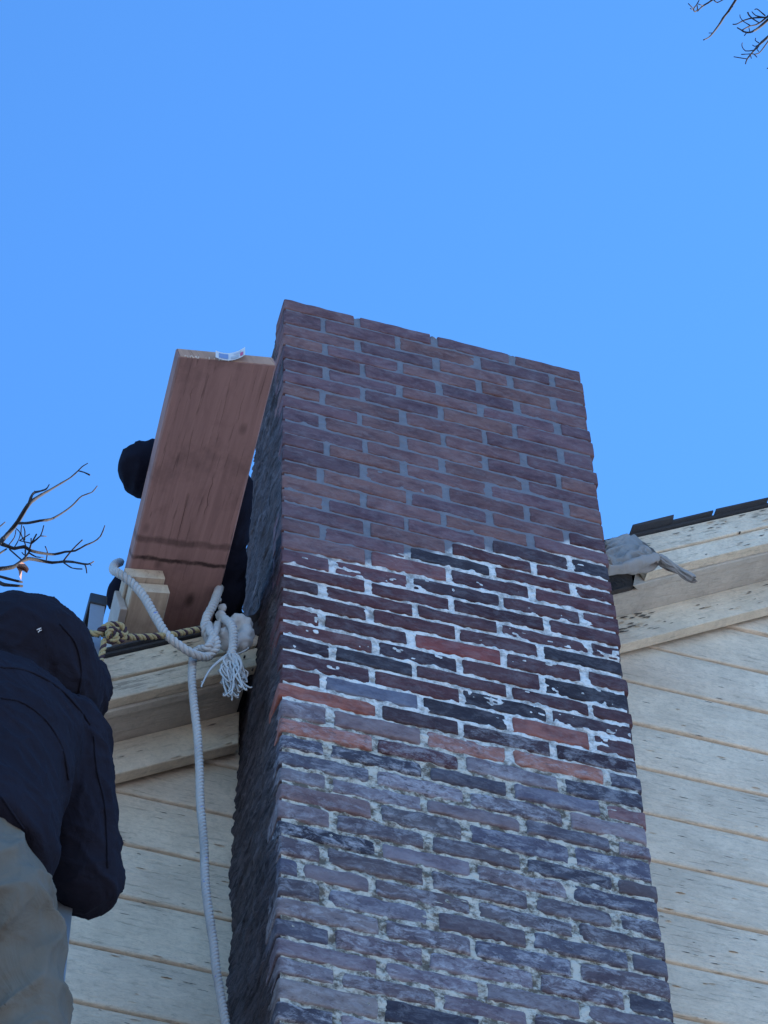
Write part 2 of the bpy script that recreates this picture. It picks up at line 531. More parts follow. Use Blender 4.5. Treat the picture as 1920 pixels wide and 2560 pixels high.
def brick_mesh(x0, x1, zt0, zt1, zb0, zb1, seed, worn):
    """a brick with rounded, nibbled arrises; corners follow its sloping course"""
    r = random.Random(seed)
    nx = max(5, int((x1 - x0) / 0.018))
    rad = 0.0014 + 0.0034 * worn
    cx = (x0 + x1) / 2; cz = (zt0 + zt1 + zb0 + zb1) / 4
    y0 = r.uniform(-0.0030, -0.0004) * (1 + 0.6 * worn)
    tilt = r.uniform(-0.010, 0.010); yaw = r.uniform(-0.006, 0.006)
    sx = r.uniform(0, 99)
    V = []; F = []
    us = [i / nx for i in range(nx + 1)]
    vsn = [0, 0.035, 0.09, 0.18, 0.5, 0.82, 0.91, 0.965, 1]
    Lx = x1 - x0
    us = sorted(set([0, 0.002 / Lx, 0.005 / Lx, 0.011 / Lx] + [0.022 / Lx + (1 - 0.044 / Lx) * i / (nx - 2) for i in range(nx - 1)] + [1 - 0.011 / Lx, 1 - 0.005 / Lx, 1 - 0.002 / Lx, 1]))
    NX = len(us); NZ = len(vsn)
    for j, v in enumerate(vsn):
        for i, u in enumerate(us):
            x = x0 + Lx * u
            zt = zt0 + (zt1 - zt0) * u; zb = zb0 + (zb1 - zb0) * u
            H = zt - zb
            z = zb + H * v
            n = mnoise.noise(Vector((x * 28 + sx, z * 40, seed * 1.7)))
            n2 = mnoise.noise(Vector((x * 75 + sx, z * 90, seed * 3.1)))
            # outline wander
            if v in (0, 1): z += (n * 0.0010 + n2 * 0.0013) * (0.4 + worn) - (0.002 if v == 1 else -0.002) * worn * (n2 + 0.4)
            if u in (0, 1): x += (n * 0.0018 + n2 * 0.0012) * (0.6 + worn)
            e = min(Lx * u, Lx * (1 - u)); ez = min(H * v, H * (1 - v))
            rr = rad * (1 + 0.8 * n)
            d = 0
            for q in (e, ez):
                if q < rr: d += rr - math.sqrt(max(0, rr * rr - (rr - q) ** 2))
            ec = math.hypot(max(0, 0.014 - e), max(0, 0.014 - ez))
            d += ec * ec * 10 * (0.15 + worn) * (1 + 1.6 * n)
            y = y0 + d + n * 0.0015 * (0.5 + worn) + n2 * 0.0008 + tilt * (v - 0.5) * H + yaw * (u - 0.5) * Lx
            V.append((x - cx, y, z - cz))
    for j in range(NZ - 1):
        for i in range(NX - 1):
            a = j * NX + i
            F.append((a, a + 1, a + NX + 1, a + NX))
    per = [i for i in range(NX)] + [j * NX + NX - 1 for j in range(1, NZ)] + [(NZ - 1) * NX + i for i in range(NX - 2, -1, -1)] + [j * NX for j in range(NZ - 2, 0, -1)]
    b = len(V)
    for k in per:
        V.append((V[k][0], 0.085, V[k][2]))
    m = len(per)
    for k in range(m):
        F.append((per[(k + 1) % m], per[k], b + k, b + (k + 1) % m))
    return V, F, (cx, 0, cz)


NEWB = [(0.158, 0.086, 0.086), (0.140, 0.078, 0.086), (0.178, 0.094, 0.086), (0.124, 0.074, 0.085), (0.165, 0.092, 0.090)]
DARKB = [(0.095, 0.048, 0.055), (0.060, 0.040, 0.050), (0.125, 0.055, 0.060), (0.050, 0.042, 0.052), (0.110, 0.055, 0.060), (0.080, 0.050, 0.058)]
OLDB = [(0.165, 0.138, 0.155), (0.140, 0.125, 0.148), (0.190, 0.150, 0.160), (0.118, 0.110, 0.138), (0.150, 0.118, 0.132), (0.085, 0.080, 0.105), (0.185, 0.158, 0.172)]
SPECIAL = {(28, 0): (0.34, 0.125, 0.095), (29, 1): (0.235, 0.165, 0.165), (30, 0): (0.38, 0.165, 0.13), (29, 2): (0.34, 0.16, 0.13), (29, 3): (0.38, 0.175, 0.135),
           (27, 3): (0.30, 0.12, 0.10), (23, 2): (0.24, 0.075, 0.07), (24, 0): (0.14, 0.06, 0.06), (31, 4): (0.24, 0.135, 0.135),
           (27, 1): (0.155, 0.16, 0.21), (18, 1): (0.22, 0.10, 0.10), (19, 1): (0.17, 0.075, 0.08), (25, 4): (0.10, 0.05, 0.055),
           (34, 0): (0.21, 0.14, 0.14), (44, 0): (0.26, 0.215, 0.205), (40, 0): (0.235, 0.19, 0.19)}
EVEN = [0.0, 0.250, 0.502, 0.758, 1.0]
ODD = [0.0, 0.128, 0.382, 0.636, 0.886, 1.0]
n_b = 0
for k in range(NC):
    fr = list(EVEN if k % 2 == 0 else ODD)
    r = random.Random(100 + k)
    fr = [0] + [f + r.uniform(-0.010, 0.010) * (1.0 if k < 19 else 1.7) + (0.006 if k > 18 else 0.0) for f in fr[1:-1]] + [1]
    if k == 38: fr.insert(1, 0.052)
    top_new = k + (6.0 * 0)
    for i in range(len(fr) - 1):
        u0, u1 = fr[i], fr[i + 1]
        uc = (u0 + u1) / 2
        # the line between the rebuilt top and the old stack
        is_new = k < 19 - 6.0 * uc + r.uniform(-0.5, 0.5)
        worn = 0.18 if is_new else (0.30 if k < 29 else 0.85)
        vj = 0.0085 if is_new else 0.0085
        if k == 38 and i == 0: vj = 0.003
        hj = 0.0052 if is_new else 0.0070 if k < 29 else 0.0066
        x0 = CW * u0 + (vj * r.uniform(0.6, 1.4) if i else (r.uniform(-0.0008, 0.001) if is_new else r.uniform(-0.004, 0.003)))
        x1 = CW * u1 - (vj * r.uniform(0.6, 1.4) if i < len(fr) - 2 else r.uniform(-0.006, 0.004))
        lerp = lambda a, x: a[0] + (a[1] - a[0]) * x / CW
        T = (zL[k], zR[k]); B = (zL[k + 1], zR[k + 1])
        h1 = hj * r.uniform(0.75, 1.2); h2 = hj * r.uniform(0.75, 1.2)
        if k == 0: h1 = 0.0
        V, F, c = brick_mesh(x0, x1, lerp(T, x0) - h1, lerp(T, x1) - h1, lerp(B, x0) + h2, lerp(B, x1) + h2, k * 10 + i + 3, worn)
        o = mobj('brick', V, F, M['brick'], chim, True, P(*c))
        if is_new: base = r.choice(NEWB); al = 0.12
        elif k < 29 + r.uniform(-2.5, 1): base = r.choice(DARKB); al = 0.14
        elif k < 31: base = r.choice(DARKB + OLDB); al = 0.5
        else: base = r.choice(OLDB); al = r.choice((0.2, 0.35, 0.5, 0.6, 0.75))
        base = SPECIAL.get((k, i), base)
        j = r.uniform(0.85, 1.15) * (1.0 if is_new else 0.78 if k < 29 else r.choice((0.60, 0.85, 1.1)))
        if (k, i) in SPECIAL: j = 0.85
        o.color = (base[0] * j, base[1] * j, base[2] * j, al)
        n_b += 1

# mortar: one continuous weathered bed that fills and smears over the joints
nx, nz = 214, 800
xs = np.linspace(0.006, CW - 0.006, nx); zs = np.linspace(-0.004, zL[NC], nz)
X, Z = np.meshgrid(xs, zs)
s1 = vnoise(X * 35, Z * 60, X * 0 + 3.3); s2 = vnoise(X * 95, Z * 120, X * 0 + 9.1); s3 = vnoise(X * 9, Z * 9, X * 0 + 1.7)
Zc = np.clip((-Z - 1.25 + 0.5 * (X - 0.0) * 0.9) / 0.12, 0, 1)          # 0 in the rebuilt top, 1 below
old = np.clip((-Z - 1.95) / 0.15, 0, 1)
Yb = 0.0012 + 0.0003 * Zc + 0.0010 * old + s1 * (0.0012 + 0.0014 * Zc) + s2 * (0.0010 + 0.0016 * Zc) - np.clip(s3 - 0.35, 0, 1) * (0.0020 + 0.0055 * old)
ze = np.clip(Z, zL[NC], -0.004)
V = np.stack([X, Yb, ze + ZT], -1).reshape(-1, 3)
F = [(j * nx + i, (j + 1) * nx + i, (j + 1) * nx + i + 1, j * nx + i + 1) for j in range(nz - 1) for i in range(nx - 1)]
mo = mobj('mortar', V.tolist(), F, M['mortar'], chim, True)
# body of the stack behind the face, and its lower shaft down to the ground
mb = MB()
mb.box((0.075, 0.03, ZT + zL[NC]), (CW - 0.012, 0.43, ZT - 0.008))
mb.build('stack_core', M['mortar'], chim)
mb = MB(); mb.box((0.004, 0.006, -0.2), (CW - 0.004, 0.43, ZT + zL[NC] - 0.002)); mb.build('lower_stack', M['mortar'], chim)
mb = MB()
zc = ZT + zL[NC]
k = 0
while zc > 0.05:
    fr = EVEN if (NC + k) % 2 == 0 else ODD
    for i in range(len(fr) - 1):
        mb.box((CW * fr[i] + (0.008 if i else 0), -0.001 - 0.003 * random.random(), zc - 0.060), (CW * fr[i + 1] - (0.008 if i < len(fr) - 2 else 0), 0.05, zc - 0.008))
    zc -= 0.068; k += 1
ob = mb.build('lower_brickwork', M['brick'], chim); ob.color = (0.19, 0.15, 0.16, 0.7); tag(ob, kind='stuff')
# mortar fillets standing up between the bricks of the top course
for (u, hh) in ((0.251, 0.018), (0.503, 0.016), (0.757, 0.013), (0.775, 0.012)):
    mb = MB()
    mb.ball((CW * u, 0.016, ZT + 0.002), (0.013, 0.016, hh), 8)
    me = remesh(mb, 0.004, 1, lambda c, n: mnoise.noise(c * 120) * 0.003)
    mlink('mortar_fillet', me, M['mortar'], chim)


def xback(z):
    return float(np.interp(z, [-3.5, -1.7, -1.45, -1.03, -0.83, -0.65, -0.43, 0], [-0.006, -0.003, 0.006, 0.010, 0.008, 0.012, 0.020, 0.040]))


ny, nz = 78, 760
ys = np.linspace(0.004, 0.425, ny); zs = np.linspace(0.0, zL[NC], nz)
Yg, Zg = np.meshgrid(ys, zs)
xb = np.interp(Zg, [-3.5, -1.7, -1.45, -1.03, -0.83, -0.65, -0.43, 0], [-0.006, -0.003, 0.006, 0.010, 0.008, 0.012, 0.020, 0.040])
fr_in = np.interp(Zg, [-3.5, -2.0, -1.5, -1.25, 0], [0.015, 0.012, 0.006, -0.001, -0.0015])
t = Yg / 0.4
st = Zg + Yg * 0.12 + 0.02 * vnoise(Yg * 9, Zg * 9, Zg * 0 + 4.0)
p1 = vnoise(st * 55, (Yg - Zg * 0.12) * 11, Zg * 0 + 2.2); p2 = vnoise(st * 120, (Yg - Zg * 0.12) * 24, Zg * 0 + 7.7); p3 = vnoise(Yg * 12, Zg * 6, Zg * 0 + 5.0)
p4 = vnoise(Yg * 120, Zg * 90, Zg * 0 + 11.0)
amp = np.clip(Yg / 0.06, 0.12, 1)
Xg = fr_in * np.exp(-Yg / 0.022) - 0.001 + xb * t + (-np.abs(p1) * 0.008 + p2 * 0.0036 + p3 * 0.006 + p4 * 0.0022) * amp + 0.002
V = np.stack([Xg, Yg, Zg + ZT], -1).reshape(-1, 3)
F = [(j * ny + i, j * ny + i + 1, (j + 1) * ny + i + 1, (j + 1) * ny + i) for j in range(nz - 1) for i in range(ny - 1)]
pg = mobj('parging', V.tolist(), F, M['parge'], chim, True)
tag(pg, 'dark grey rough cement coat on the chimney side')
# lumps of parging on the top left arris
for (y, z, r_) in ((0.10, -0.004, 0.014), (0.17, -0.004, 0.012), (0.26, -0.006, 0.016), (0.33, -0.004, 0.012)):
    mb = MB(); mb.ball((xback(0) * y / 0.4 + 0.008, y, ZT + z), (r_, r_ * 2.2, r_ * 0.9), 8)
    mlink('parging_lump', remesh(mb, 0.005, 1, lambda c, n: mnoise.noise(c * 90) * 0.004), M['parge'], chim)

# ------------------------------------------------------------------ house
house = empty('house', P(3.0, 6.0, -ZT), 'old cream clapboard house gable with peeling rake trim', 'house')
m_ = 0.833
RIDGE = 3.0; EAVE = -2.3; YB = 12.0


def zroof(x):                          # underside of the shingles
    return -1.33 + m_ * x if x <= RIDGE else -1.33 + m_ * (2 * RIDGE - x)


# back-up sheathing so that no light leaks between the boards
mb = MB()
xe = 2 * RIDGE - EAVE
prof = [(EAVE + 0.3, -ZT), (EAVE + 0.3, zroof(EAVE + 0.3) - 0.19), (RIDGE, zroof(RIDGE) - 0.19), (xe - 0.3, zroof(EAVE + 0.3) - 0.19), (xe - 0.3, -ZT)]
a = [P(x, 0.425, z) for x, z in prof]; b = [P(x, YB, z) for x, z in prof]
n = len(prof)
mobj('wall', a + b, [tuple(range(n)), tuple(range(2 * n - 1, n - 1, -1))] + [(i, (i + 1) % n, n + (i + 1) % n, n + i) for i in range(n)], M['siding'], house)

EXP = 0.1995
Z0 = -0.895


def siding_board(xa_t, xa_b, xb_t, xb_b, zb, seed):
    """clapboard: face leaning out towards its thick lower edge, small rounded lip"""
    zt = zb + EXP + 0.015
    prof = [(0.4235, zb + 0.002), (0.4105, zb + 0.001), (0.3995, zb + 0.0012), (0.3970, zb + 0.004), (0.3962, zb + 0.010), (0.3975, zb + 0.09), (0.4015, zb + EXP - 0.012), (0.4030, zb + EXP - 0.0040), (0.4120, zb + EXP - 0.001), (0.4150, zt), (0.4235, zt)]
    L_ = max(xb_b, xb_t) - min(xa_t, xa_b)
    ns = max(4, int(min(L_, 2.0) / 0.02))
    V = []; F = []; m = len(prof)
    for i in range(ns + 1):
        u = i / ns
        for (y, z) in prof:
            v = (z - zb) / (zt - zb)
            x = (xa_b + (xa_t - xa_b) * v) * (1 - u) + (xb_b + (xb_t - xb_b) * v) * u
            wz = (mnoise.noise(Vector((x * 3.1, seed, 0))) * 0.004 + mnoise.noise(Vector((x * 17, seed, 4))) * 0.0016 + mnoise.noise(Vector((x * 60, seed, 8))) * 0.0011)
            wy = mnoise.noise(Vector((x * 2.3, seed, 9))) * 0.004 + mnoise.noise(Vector((x * 22, z * 40, 2))) * 0.0008
            low = max(0, 1 - v * 5)
            V.append(P(x, y + wy * (0.3 + low) if y < 0.41 else y, z + wz * low))
    for i in range(ns):
        for k in range(m - 1):
            a = i * m + k
            F.append((a, a + 1, a + m + 1, a + m))
    F.append(tuple(range(m))); F.append(tuple(ns * m + k for k in range(m))[::-1])
    o = mobj('siding_board', V, F, M['siding'], house, True)
    o.modifiers.new('e', 'EDGE_SPLIT').split_angle = R(50)
    return o


i = -9
while True:
    zb = Z0 - EXP * i
    if zb < -ZT + 0.25: break
    xl = lambda z: max(EAVE + 0.3, (z + 1.50) / m_)
    zt = zb + EXP + 0.015
    far = zb < -4.2 or zb > 0.6
    # left of the chimney
    if zb < -1.56:
        siding_board(xl(zt), xl(zb), 0.004, 0.004, zb, i * 1.37)
    # right of the chimney, up to the ridge and beyond
    a_t, a_b = max(CW - 0.02, xl(zt)), max(CW - 0.02, xl(zb))
    e_t, e_b = 2 * RIDGE - xl(zt), 2 * RIDGE - xl(zb)
    if e_t - a_t > 0.1:
        siding_board(a_t, a_b, e_t, e_b, zb, i * 1.37 + 50)
    i += 1


def rake_board(name, xa, xb, d0, d1, ya, yb, mat, seed, amp=0.002, jag=(0, 0), sag=0.0):
    """a board along the rake: section from d0 to d1 below the shingles, from y=ya (front) to yb"""
    ns = max(3, int(min(abs(xb - xa), 2.4) / 0.025))
    V = []; F = []
    sec = [(yb, d0), (ya, d0), (ya, d0 + (d1 - d0) * 0.33), (ya, d0 + (d1 - d0) * 0.66), (ya, d1), (yb, d1)]
    m = len(sec)
    for i in range(ns + 1):
        u = i / ns
        for q, (y, d) in enumerate(sec):
            x = xa + (xb - xa) * u
            if i == 0 and jag[0]: x += jag[0] * mnoise.noise(Vector((seed, q * 1.7, y * 40)))
            if i == ns and jag[1]: x += jag[1] * mnoise.noise(Vector((seed + 5, q * 1.7, y * 40)))
            w1 = mnoise.noise(Vector((x * 6, seed, q * 0.2))) * amp + mnoise.noise(Vector((x * 35, seed, q))) * amp * 0.6
            V.append(P(x, y + (w1 if y == ya else 0), zroof(x) - d + w1))
    for i in range(ns):
        for k in range(m):
            a = i * m + k; b = i * m + (k + 1) % m
            F.append((a, b, b + m, a + m))
    F.append(tuple(range(m))); F.append(tuple(ns * m + k for k in range(m))[::-1])
    o = mobj(name, V, F, mat, house, False)
    return bevel(o, 0.002, 1)


XR0 = 0.90
for (xa, xb, side) in ((EAVE, -0.006, 0), (XR0, RIDGE, 1), (RIDGE, xe, 2)):
    j0 = 0.05 if side == 1 else 0
    j1 = 0.03 if side == 0 else 0
    cut = 0.135 if side == 1 else 0.0
    rake_board('upper_fascia', xa + cut * 0.3, xb, 0.002, 0.098, 0.212, 0.246, M['fascia'], 3 + side, 0.002, (j0, j1))
    rake_board('lower_fascia', xa + cut, xb, 0.1005, 0.180, 0.219, 0.248, M['fascia'], 13 + side, 0.0015, (j0 * 1.4, j1))
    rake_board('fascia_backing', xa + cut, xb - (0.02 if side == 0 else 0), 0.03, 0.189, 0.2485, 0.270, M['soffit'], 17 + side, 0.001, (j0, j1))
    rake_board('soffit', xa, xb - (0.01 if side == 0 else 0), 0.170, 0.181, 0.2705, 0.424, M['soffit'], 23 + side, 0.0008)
    rake_board('frieze_board', xa + (0.07 if side == 1 else 0), xb - (0.004 if side == 0 else 0), 0.1815, 0.318, 0.352, 0.3835, M['frieze'], 33 + side, 0.0015, (0.06 if side == 1 else 0, 0.0))
# rafter coloured near black for the shade inside the gap beside the chimney
rake_board('gap_shade_rafter', 0.80, 1.03, 0.06, 0.186, 0.252, 0.268, M['rot'], 51, 0.003)
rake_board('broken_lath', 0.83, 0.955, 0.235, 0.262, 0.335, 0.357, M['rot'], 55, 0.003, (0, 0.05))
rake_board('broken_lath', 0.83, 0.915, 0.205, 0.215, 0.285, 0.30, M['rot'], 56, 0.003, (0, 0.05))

# rusty nail heads
for (px, py, Y) in ((1850, 1330, 0.2105), (612, 1640, 0.2105), (632, 1672, 0.2105), (600, 1668, 0.2105)):
    mb = MB(); c_ = at(px, py, Y)
    mb.tube([c_ + Vector((0, 0.006, 0)), c_ + Vector((0, -0.001, 0))], 0.0024, 8)
    mb.build('nail_head', M['rot'], house)

# lifting paint: thin curled flakes and the bare slivers they leave
fl = MB(); bare = MB()
rf_ = random.Random(21)


def face_y(z):
    v = ((z - ZT - Z0) / EXP) % 1.0
    return 0.3960 + 0.0060 * v


def add_flake(c, ux, ln, wd):
    up_ = Vector((0, -1, 0)).cross(ux).normalized()
    if up_.z < 0: up_ = -up_
    lift = rf_.uniform(0.002, 0.006)
    a = c - ux * ln / 2; b = c + ux * ln / 2
    if rf_.random() < 0.75:
        o_ = Vector((0, -0.0006, 0))
        n_ = 5; top = []; bot = []
        for i in range(n_ + 1):
            p = a.lerp(b, i / n_); w_ = wd * 0.5 * math.sin(math.pi * i / n_) * rf_.uniform(0.5, 1.1) + 0.0002
            top.append(p + up_ * w_ + o_); bot.append(p - up_ * w_ + o_)
        bare.add(top + bot, [(i, i + 1, n_ + 2 + i, n_ + 1 + i) for i in range(n_)])
    else:
        lo = [a - up_ * wd + Vector((0, -lift * 0.6, 0)), c - up_ * wd * rf_.uniform(0.8, 1.5) + Vector((0, -lift, 0)), b - up_ * wd * 0.6 + Vector((0, -lift * 0.5, 0))]
        hi = [a + Vector((0, -0.0003, 0)), c + up_ * wd * 0.3 + Vector((0, -0.0003, 0)), b + Vector((0, -0.0003, 0))]
        fl.add(hi + lo + [q + Vector((0, 0.0006, -0.0002)) for q in lo], [(0, 1, 4, 3), (1, 2, 5, 4), (3, 4, 7, 6), (4, 5, 8, 7)])


X1 = Vector((1, 0, 0)); XS = Vector((1, 0, m_)).normalized()
for i in range(150):
    if i % 5 < 2: px, py = rf_.uniform(230, 585), rf_.uniform(2010, 2560)
    else: px, py = rf_.uniform(1580, 1920), rf_.uniform(1700, 2560)
    c = at(px, py, 0.396); c = at(px, py, face_y(c.z) - 0.0005)
    if c.x < CW and c.x > -0.01: continue
    add_flake(c, X1, rf_.uniform(0.006, 0.026), rf_.uniform(0.0012, 0.0036))
for i in range(90):
    left = rf_.random() < 0.4
    x_ = rf_.uniform(-0.45, -0.02) if left else rf_.uniform(1.06, 1.6)
    k_ = rf_.random()
    if k_ < 0.4: d_, y_ = rf_.uniform(0.01, 0.09), 0.2105
    elif k_ < 0.75: d_, y_ = rf_.uniform(0.11, 0.17), 0.2175
    else: d_, y_ = rf_.uniform(0.20, 0.31), 0.3505
    add_flake(P(x_, y_, zroof(x_) - d_), XS, rf_.uniform(0.008, 0.035), rf_.uniform(0.0012, 0.004))
for i in range(26):                      # the worst of it, at the broken frieze end
    x_ = rf_.uniform(0.98, 1.12)
    add_flake(P(x_, 0.350, zroof(x_) - rf_.uniform(0.19, 0.27)), XS, rf_.uniform(0.01, 0.04), rf_.uniform(0.003, 0.008))
tag(fl.build('paint_flakes', M['frieze'], house), kind='stuff')
tag(bare.build('bare_slivers', simple('bare_grey_wood', (0.10, 0.085, 0.07), 0.95, 0.4, 80), house), kind='stuff')

# roof: deck with edge shingles standing out over the rake
mb = MB()
for sgn in (0, 1):
    xs_ = (EAVE - 0.3, RIDGE) if sgn == 0 else (RIDGE, xe + 0.3)
    zz = [zroof(max(min(x, RIDGE), EAVE - 0.3)) if sgn == 0 else zroof(x) for x in xs_]
    c = [P(xs_[0], 0.205, zz[0] + 0.002), P(xs_[1], 0.205, zz[1] + 0.002), P(xs_[1], YB + 0.2, zz[1] + 0.002), P(xs_[0], YB + 0.2, zz[0] + 0.002)]
    mb.hexa(c + [q + Vector((0, 0, 0.009)) for q in c])
roof = mb.build('roof', M['shingle'], house)
x = EAVE - 0.3
q = 0
while x < RIDGE:
    ln = random.uniform(0.10, 0.24)
    for layer in (0, 1):
        if layer == 1 and random.random() < 0.6: continue
        y0 = 0.195 - random.uniform(-0.006, 0.014) - 0.004 * layer
        th = random.uniform(0.006, 0.010)
        z1 = 0.0115 + layer * 0.0090 + random.uniform(-0.001, 0.002)
        xa, xb = x + random.uniform(-0.01, 0.01), x + ln - 0.003
        if xb > 0.0 and xa < CW and xa > -0.2:
            if xa < 0.0: xb = min(xb, -0.002)
            else: continue
        mb = MB()
        c = []
        for dz in (0, th):
            for (xx, yy) in ((xa, y0), (xb, y0 + random.uniform(-0.004, 0.004)), (xb, 0.42), (xa, 0.42)):
                c.append(P(xx, yy, zroof(xx) + z1 + dz + random.uniform(-0.002, 0.002)))
        mb.hexa(c)
        mb.build('shingle', M['shingle'], roof)
    x += ln


# ------------------------------------------------------------------ scaffold plank and its packing
def atz(px, py, z):
    d = fw * FPX + rt2 * (px - 960) - up2 * (py - 1280)
    return CAM + d * ((z + ZT - CAM.z) / d.z)


nL = atz(447, 893, -1.42); nR = atz(687, 913, -1.37); fL = atz(275, 1625, -1.42)
vv = (fL - nL); vv.z = 0; vv.normalize()
uu = (nR - nL); uu = (uu - vv * uu.dot(vv)); PWID = 0.236; uu.normalize()
ww = uu.cross(vv)
if ww.z < 0: ww = -ww


def pf(a, b, c):                        # plank frame: across, along, up
    return nL + uu * a + vv * b + ww * c


y1 = atz(430, 1365, -1.42).y; y2 = atz(430, 1414, -1.42).y
M['plank'] = make_wood_mat('red_stained_plank', (0.225, 0.130, 0.118), (0.315, 0.185, 0.165), (0, 0, 0), True, 1.0, ((y1, 0.012, 0.55), (y2, 0.008, 0.9)))
M['endgrain'] = make_wood_mat('plank_end_grain', (0.30, 0.17, 0.12), (0.44, 0.27, 0.19), (R(90), 0, R(20)), False, 0.7)
plank = empty('scaffold_plank', pf(PWID / 2, 0.6, 0), 'wide red stained scaffold plank jutting out from the roof left of the chimney', 'plank')
nseg = 60
rings = []
LEN = 2.2
for i in range(nseg + 1):
    b = LEN * (i / nseg) ** 1.5
    wob = mnoise.noise(Vector((b * 3, 1, 2))) * 0.0015
    ch = 0.004
    rings.append([pf(*q) for q in ((ch, b, 0 + wob), (PWID - ch, b, wob), (PWID + wob, b, ch), (PWID + wob, b, 0.040 - ch), (PWID - ch, b, 0.040), (ch, b, 0.040), (wob, b, 0.040 - ch), (wob, b, ch))])
mb = MB(); mb.loft(rings)
board = mb.build('board', M['plank'], plank)
mb = MB(); e = 0.0015
mb.hexa([pf(0.004, -e, 0.002), pf(PWID - 0.004, -e, 0.002), pf(PWID - 0.004, 0.002, 0.002), pf(0.004, 0.002, 0.002), pf(0.004, -e, 0.038), pf(PWID - 0.004, -e, 0.038), pf(PWID - 0.004, 0.002, 0.038), pf(0.004, 0.002, 0.038)])
mb.build('sawn_end', M['endgrain'], plank)
# splintered lower arris of the end
mb = MB()
for i in range(26):
    a = random.uniform(0.01, 0.13)
    mb.tube([pf(a, -0.001, random.uniform(0.0, 0.004)), pf(a + random.uniform(-0.004, 0.004), -0.003, random.uniform(0.003, 0.009))], 0.0011, 4)
o = mb.build('splinters', simple('pale_splinter', (0.6, 0.5, 0.42), 0.9), plank); tag(o, kind='stuff')
# checks (cracks) let into the underside
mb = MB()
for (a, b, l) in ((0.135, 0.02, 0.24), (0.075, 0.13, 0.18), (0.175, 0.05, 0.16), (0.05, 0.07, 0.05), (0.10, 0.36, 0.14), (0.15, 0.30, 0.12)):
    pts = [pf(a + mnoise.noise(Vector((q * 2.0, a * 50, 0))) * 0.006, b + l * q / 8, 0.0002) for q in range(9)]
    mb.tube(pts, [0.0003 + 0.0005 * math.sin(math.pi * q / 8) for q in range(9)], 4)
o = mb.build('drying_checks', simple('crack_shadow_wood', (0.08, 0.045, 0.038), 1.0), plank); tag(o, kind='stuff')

# paper tag stapled on the end
M['paper'] = simple('tag_paper', (0.55, 0.55, 0.56), 0.7, 0.05)
Yn = nL.y - 0.012
tagroot = empty('price_tag', at(576, 895, Yn), 'small curled white paper tag stapled to the end of the red plank', 'tag')


def tagpt(u, v, dy=0.0):
    px = 539 + 74 * u
    lo = 893 + 44 * u * (1 - u) + (-6) * u
    return at(px, lo - 17 * v - 3 * u * v, Yn - 0.010 * (2 * u - 1) ** 2 - dy)


def tagsheet(name, u0, u1, v0, v1, dy, mat, par):
    V = []; F = []; n = 8
    for k in (0, 1):
        for i in range(n + 1):
            for v in (v0, v1): V.append(tagpt(u0 + (u1 - u0) * i / n, v, dy - 0.0006 * k))
    s_ = 2 * (n + 1)
    for i in range(n):
        a = 2 * i
        F.append((a, a + 1, a + 3, a + 2)); F.append((s_ + a, s_ + a + 2, s_ + a + 3, s_ + a + 1))
    return mobj(name, V, F, mat, par)


tg = tagsheet('paper', 0, 1, 0, 1, 0, M['paper'], tagroot)
tagsheet('blue_print', 0.12, 0.43, 0.22, 0.85, 0.0012, simple('tag_blue_ink', (0.16, 0.24, 0.42), 0.7, 0.1), tg)
tagsheet('grey_print', 0.52, 0.78, 0.18, 0.5, 0.0012, simple('tag_grey_ink', (0.34, 0.36, 0.40), 0.7, 0.2), tg)
tagsheet('grey_print', 0.62, 0.86, 0.66, 0.9, 0.0012, simple('tag_grey_ink_pale', (0.45, 0.46, 0.52), 0.7, 0.2), tg)
tagsheet('red_spot', 0.83, 0.93, 0.20, 0.62, 0.0012, simple('tag_red_ink', (0.50, 0.10, 0.20), 0.7, 0.1), tg)

# two packing timbers under the plank
P1 = atz(322, 1441, -1.46)
P2 = atz(330, 1478, -1.50)


def packing(label, px_l, px_r, py, zoff, zlow, wid):
    p = atz(px_l, py, zlow) - nL
    a0 = p.dot(uu); b0 = p.dot(vv)
    root = None
    mb = MB(); h = 0.0385
    c0 = zoff - h
    ch = 0.003
    rings = []
    for b in (b0, b0 + 0.01, b0 + 0.3, b0 + 0.8):
        rings.append([pf(*q) for q in ((a0 + ch, b, c0), (a0 + wid - ch, b, c0), (a0 + wid, b, c0 + ch), (a0 + wid, b, zoff - 0.0015), (a0, b, zoff - 0.0015), (a0, b, c0 + ch))])
    mb.loft(rings)
    o = mb.build('packing_timber', M['timber'])
    # origin at its base
    tag(o, label, 'timber', 'packing timbers under the plank')
    return o


packing('pale timber offcut directly under the red plank, the longer of two', 318, 412, 1441, 0.0, -1.46, 0.094)
packing('pale timber offcut resting on the shingles below the longer offcut', 330, 424, 1478, -0.0405, -1.50, 0.094)
# odd thin stick along the left side of the packing
mb = MB(); p = atz(298, 1500, -1.47) - nL; a0 = p.dot(uu); b0 = p.dot(vv)
c = []
for cc in (-0.085, -0.005):
    for (a, b) in ((a0 - 0.004, b0), (a0 + 0.014, b0), (a0 + 0.014, b0 + 0.6), (a0 - 0.004, b0 + 0.6)): c.append(pf(a, b, cc))
mb.hexa(c)
o = bevel(mb.build('timber_batten', simple('grey_batten', (0.34, 0.30, 0.27), 0.9)), 0.002); tag(o, 'thin grey batten on edge beside the pale packing timbers', 'batten')


# ------------------------------------------------------------------ dark sacks slumped on the plank
def sack(label, balls, seed):
    mb = MB()
    for (c, r_) in balls: mb.ball(c, r_, 14)
    me = remesh(mb, 0.008, 10, lambda c, n: mnoise.noise(Vector((c.x * 12 + seed, c.y * 7, c.z * 10))) * 0.008 + (1 - abs(mnoise.noise(Vector((c.x * 30, c.y * 14 + c.x * 9, c.z * 20 + seed))))) ** 4 * 0.007 - 0.003)
    o = mlink('dark_bundle', me, M['sack']); tag(o, label, 'bundle', 'dark bundles on the scaffold plank')
    return o


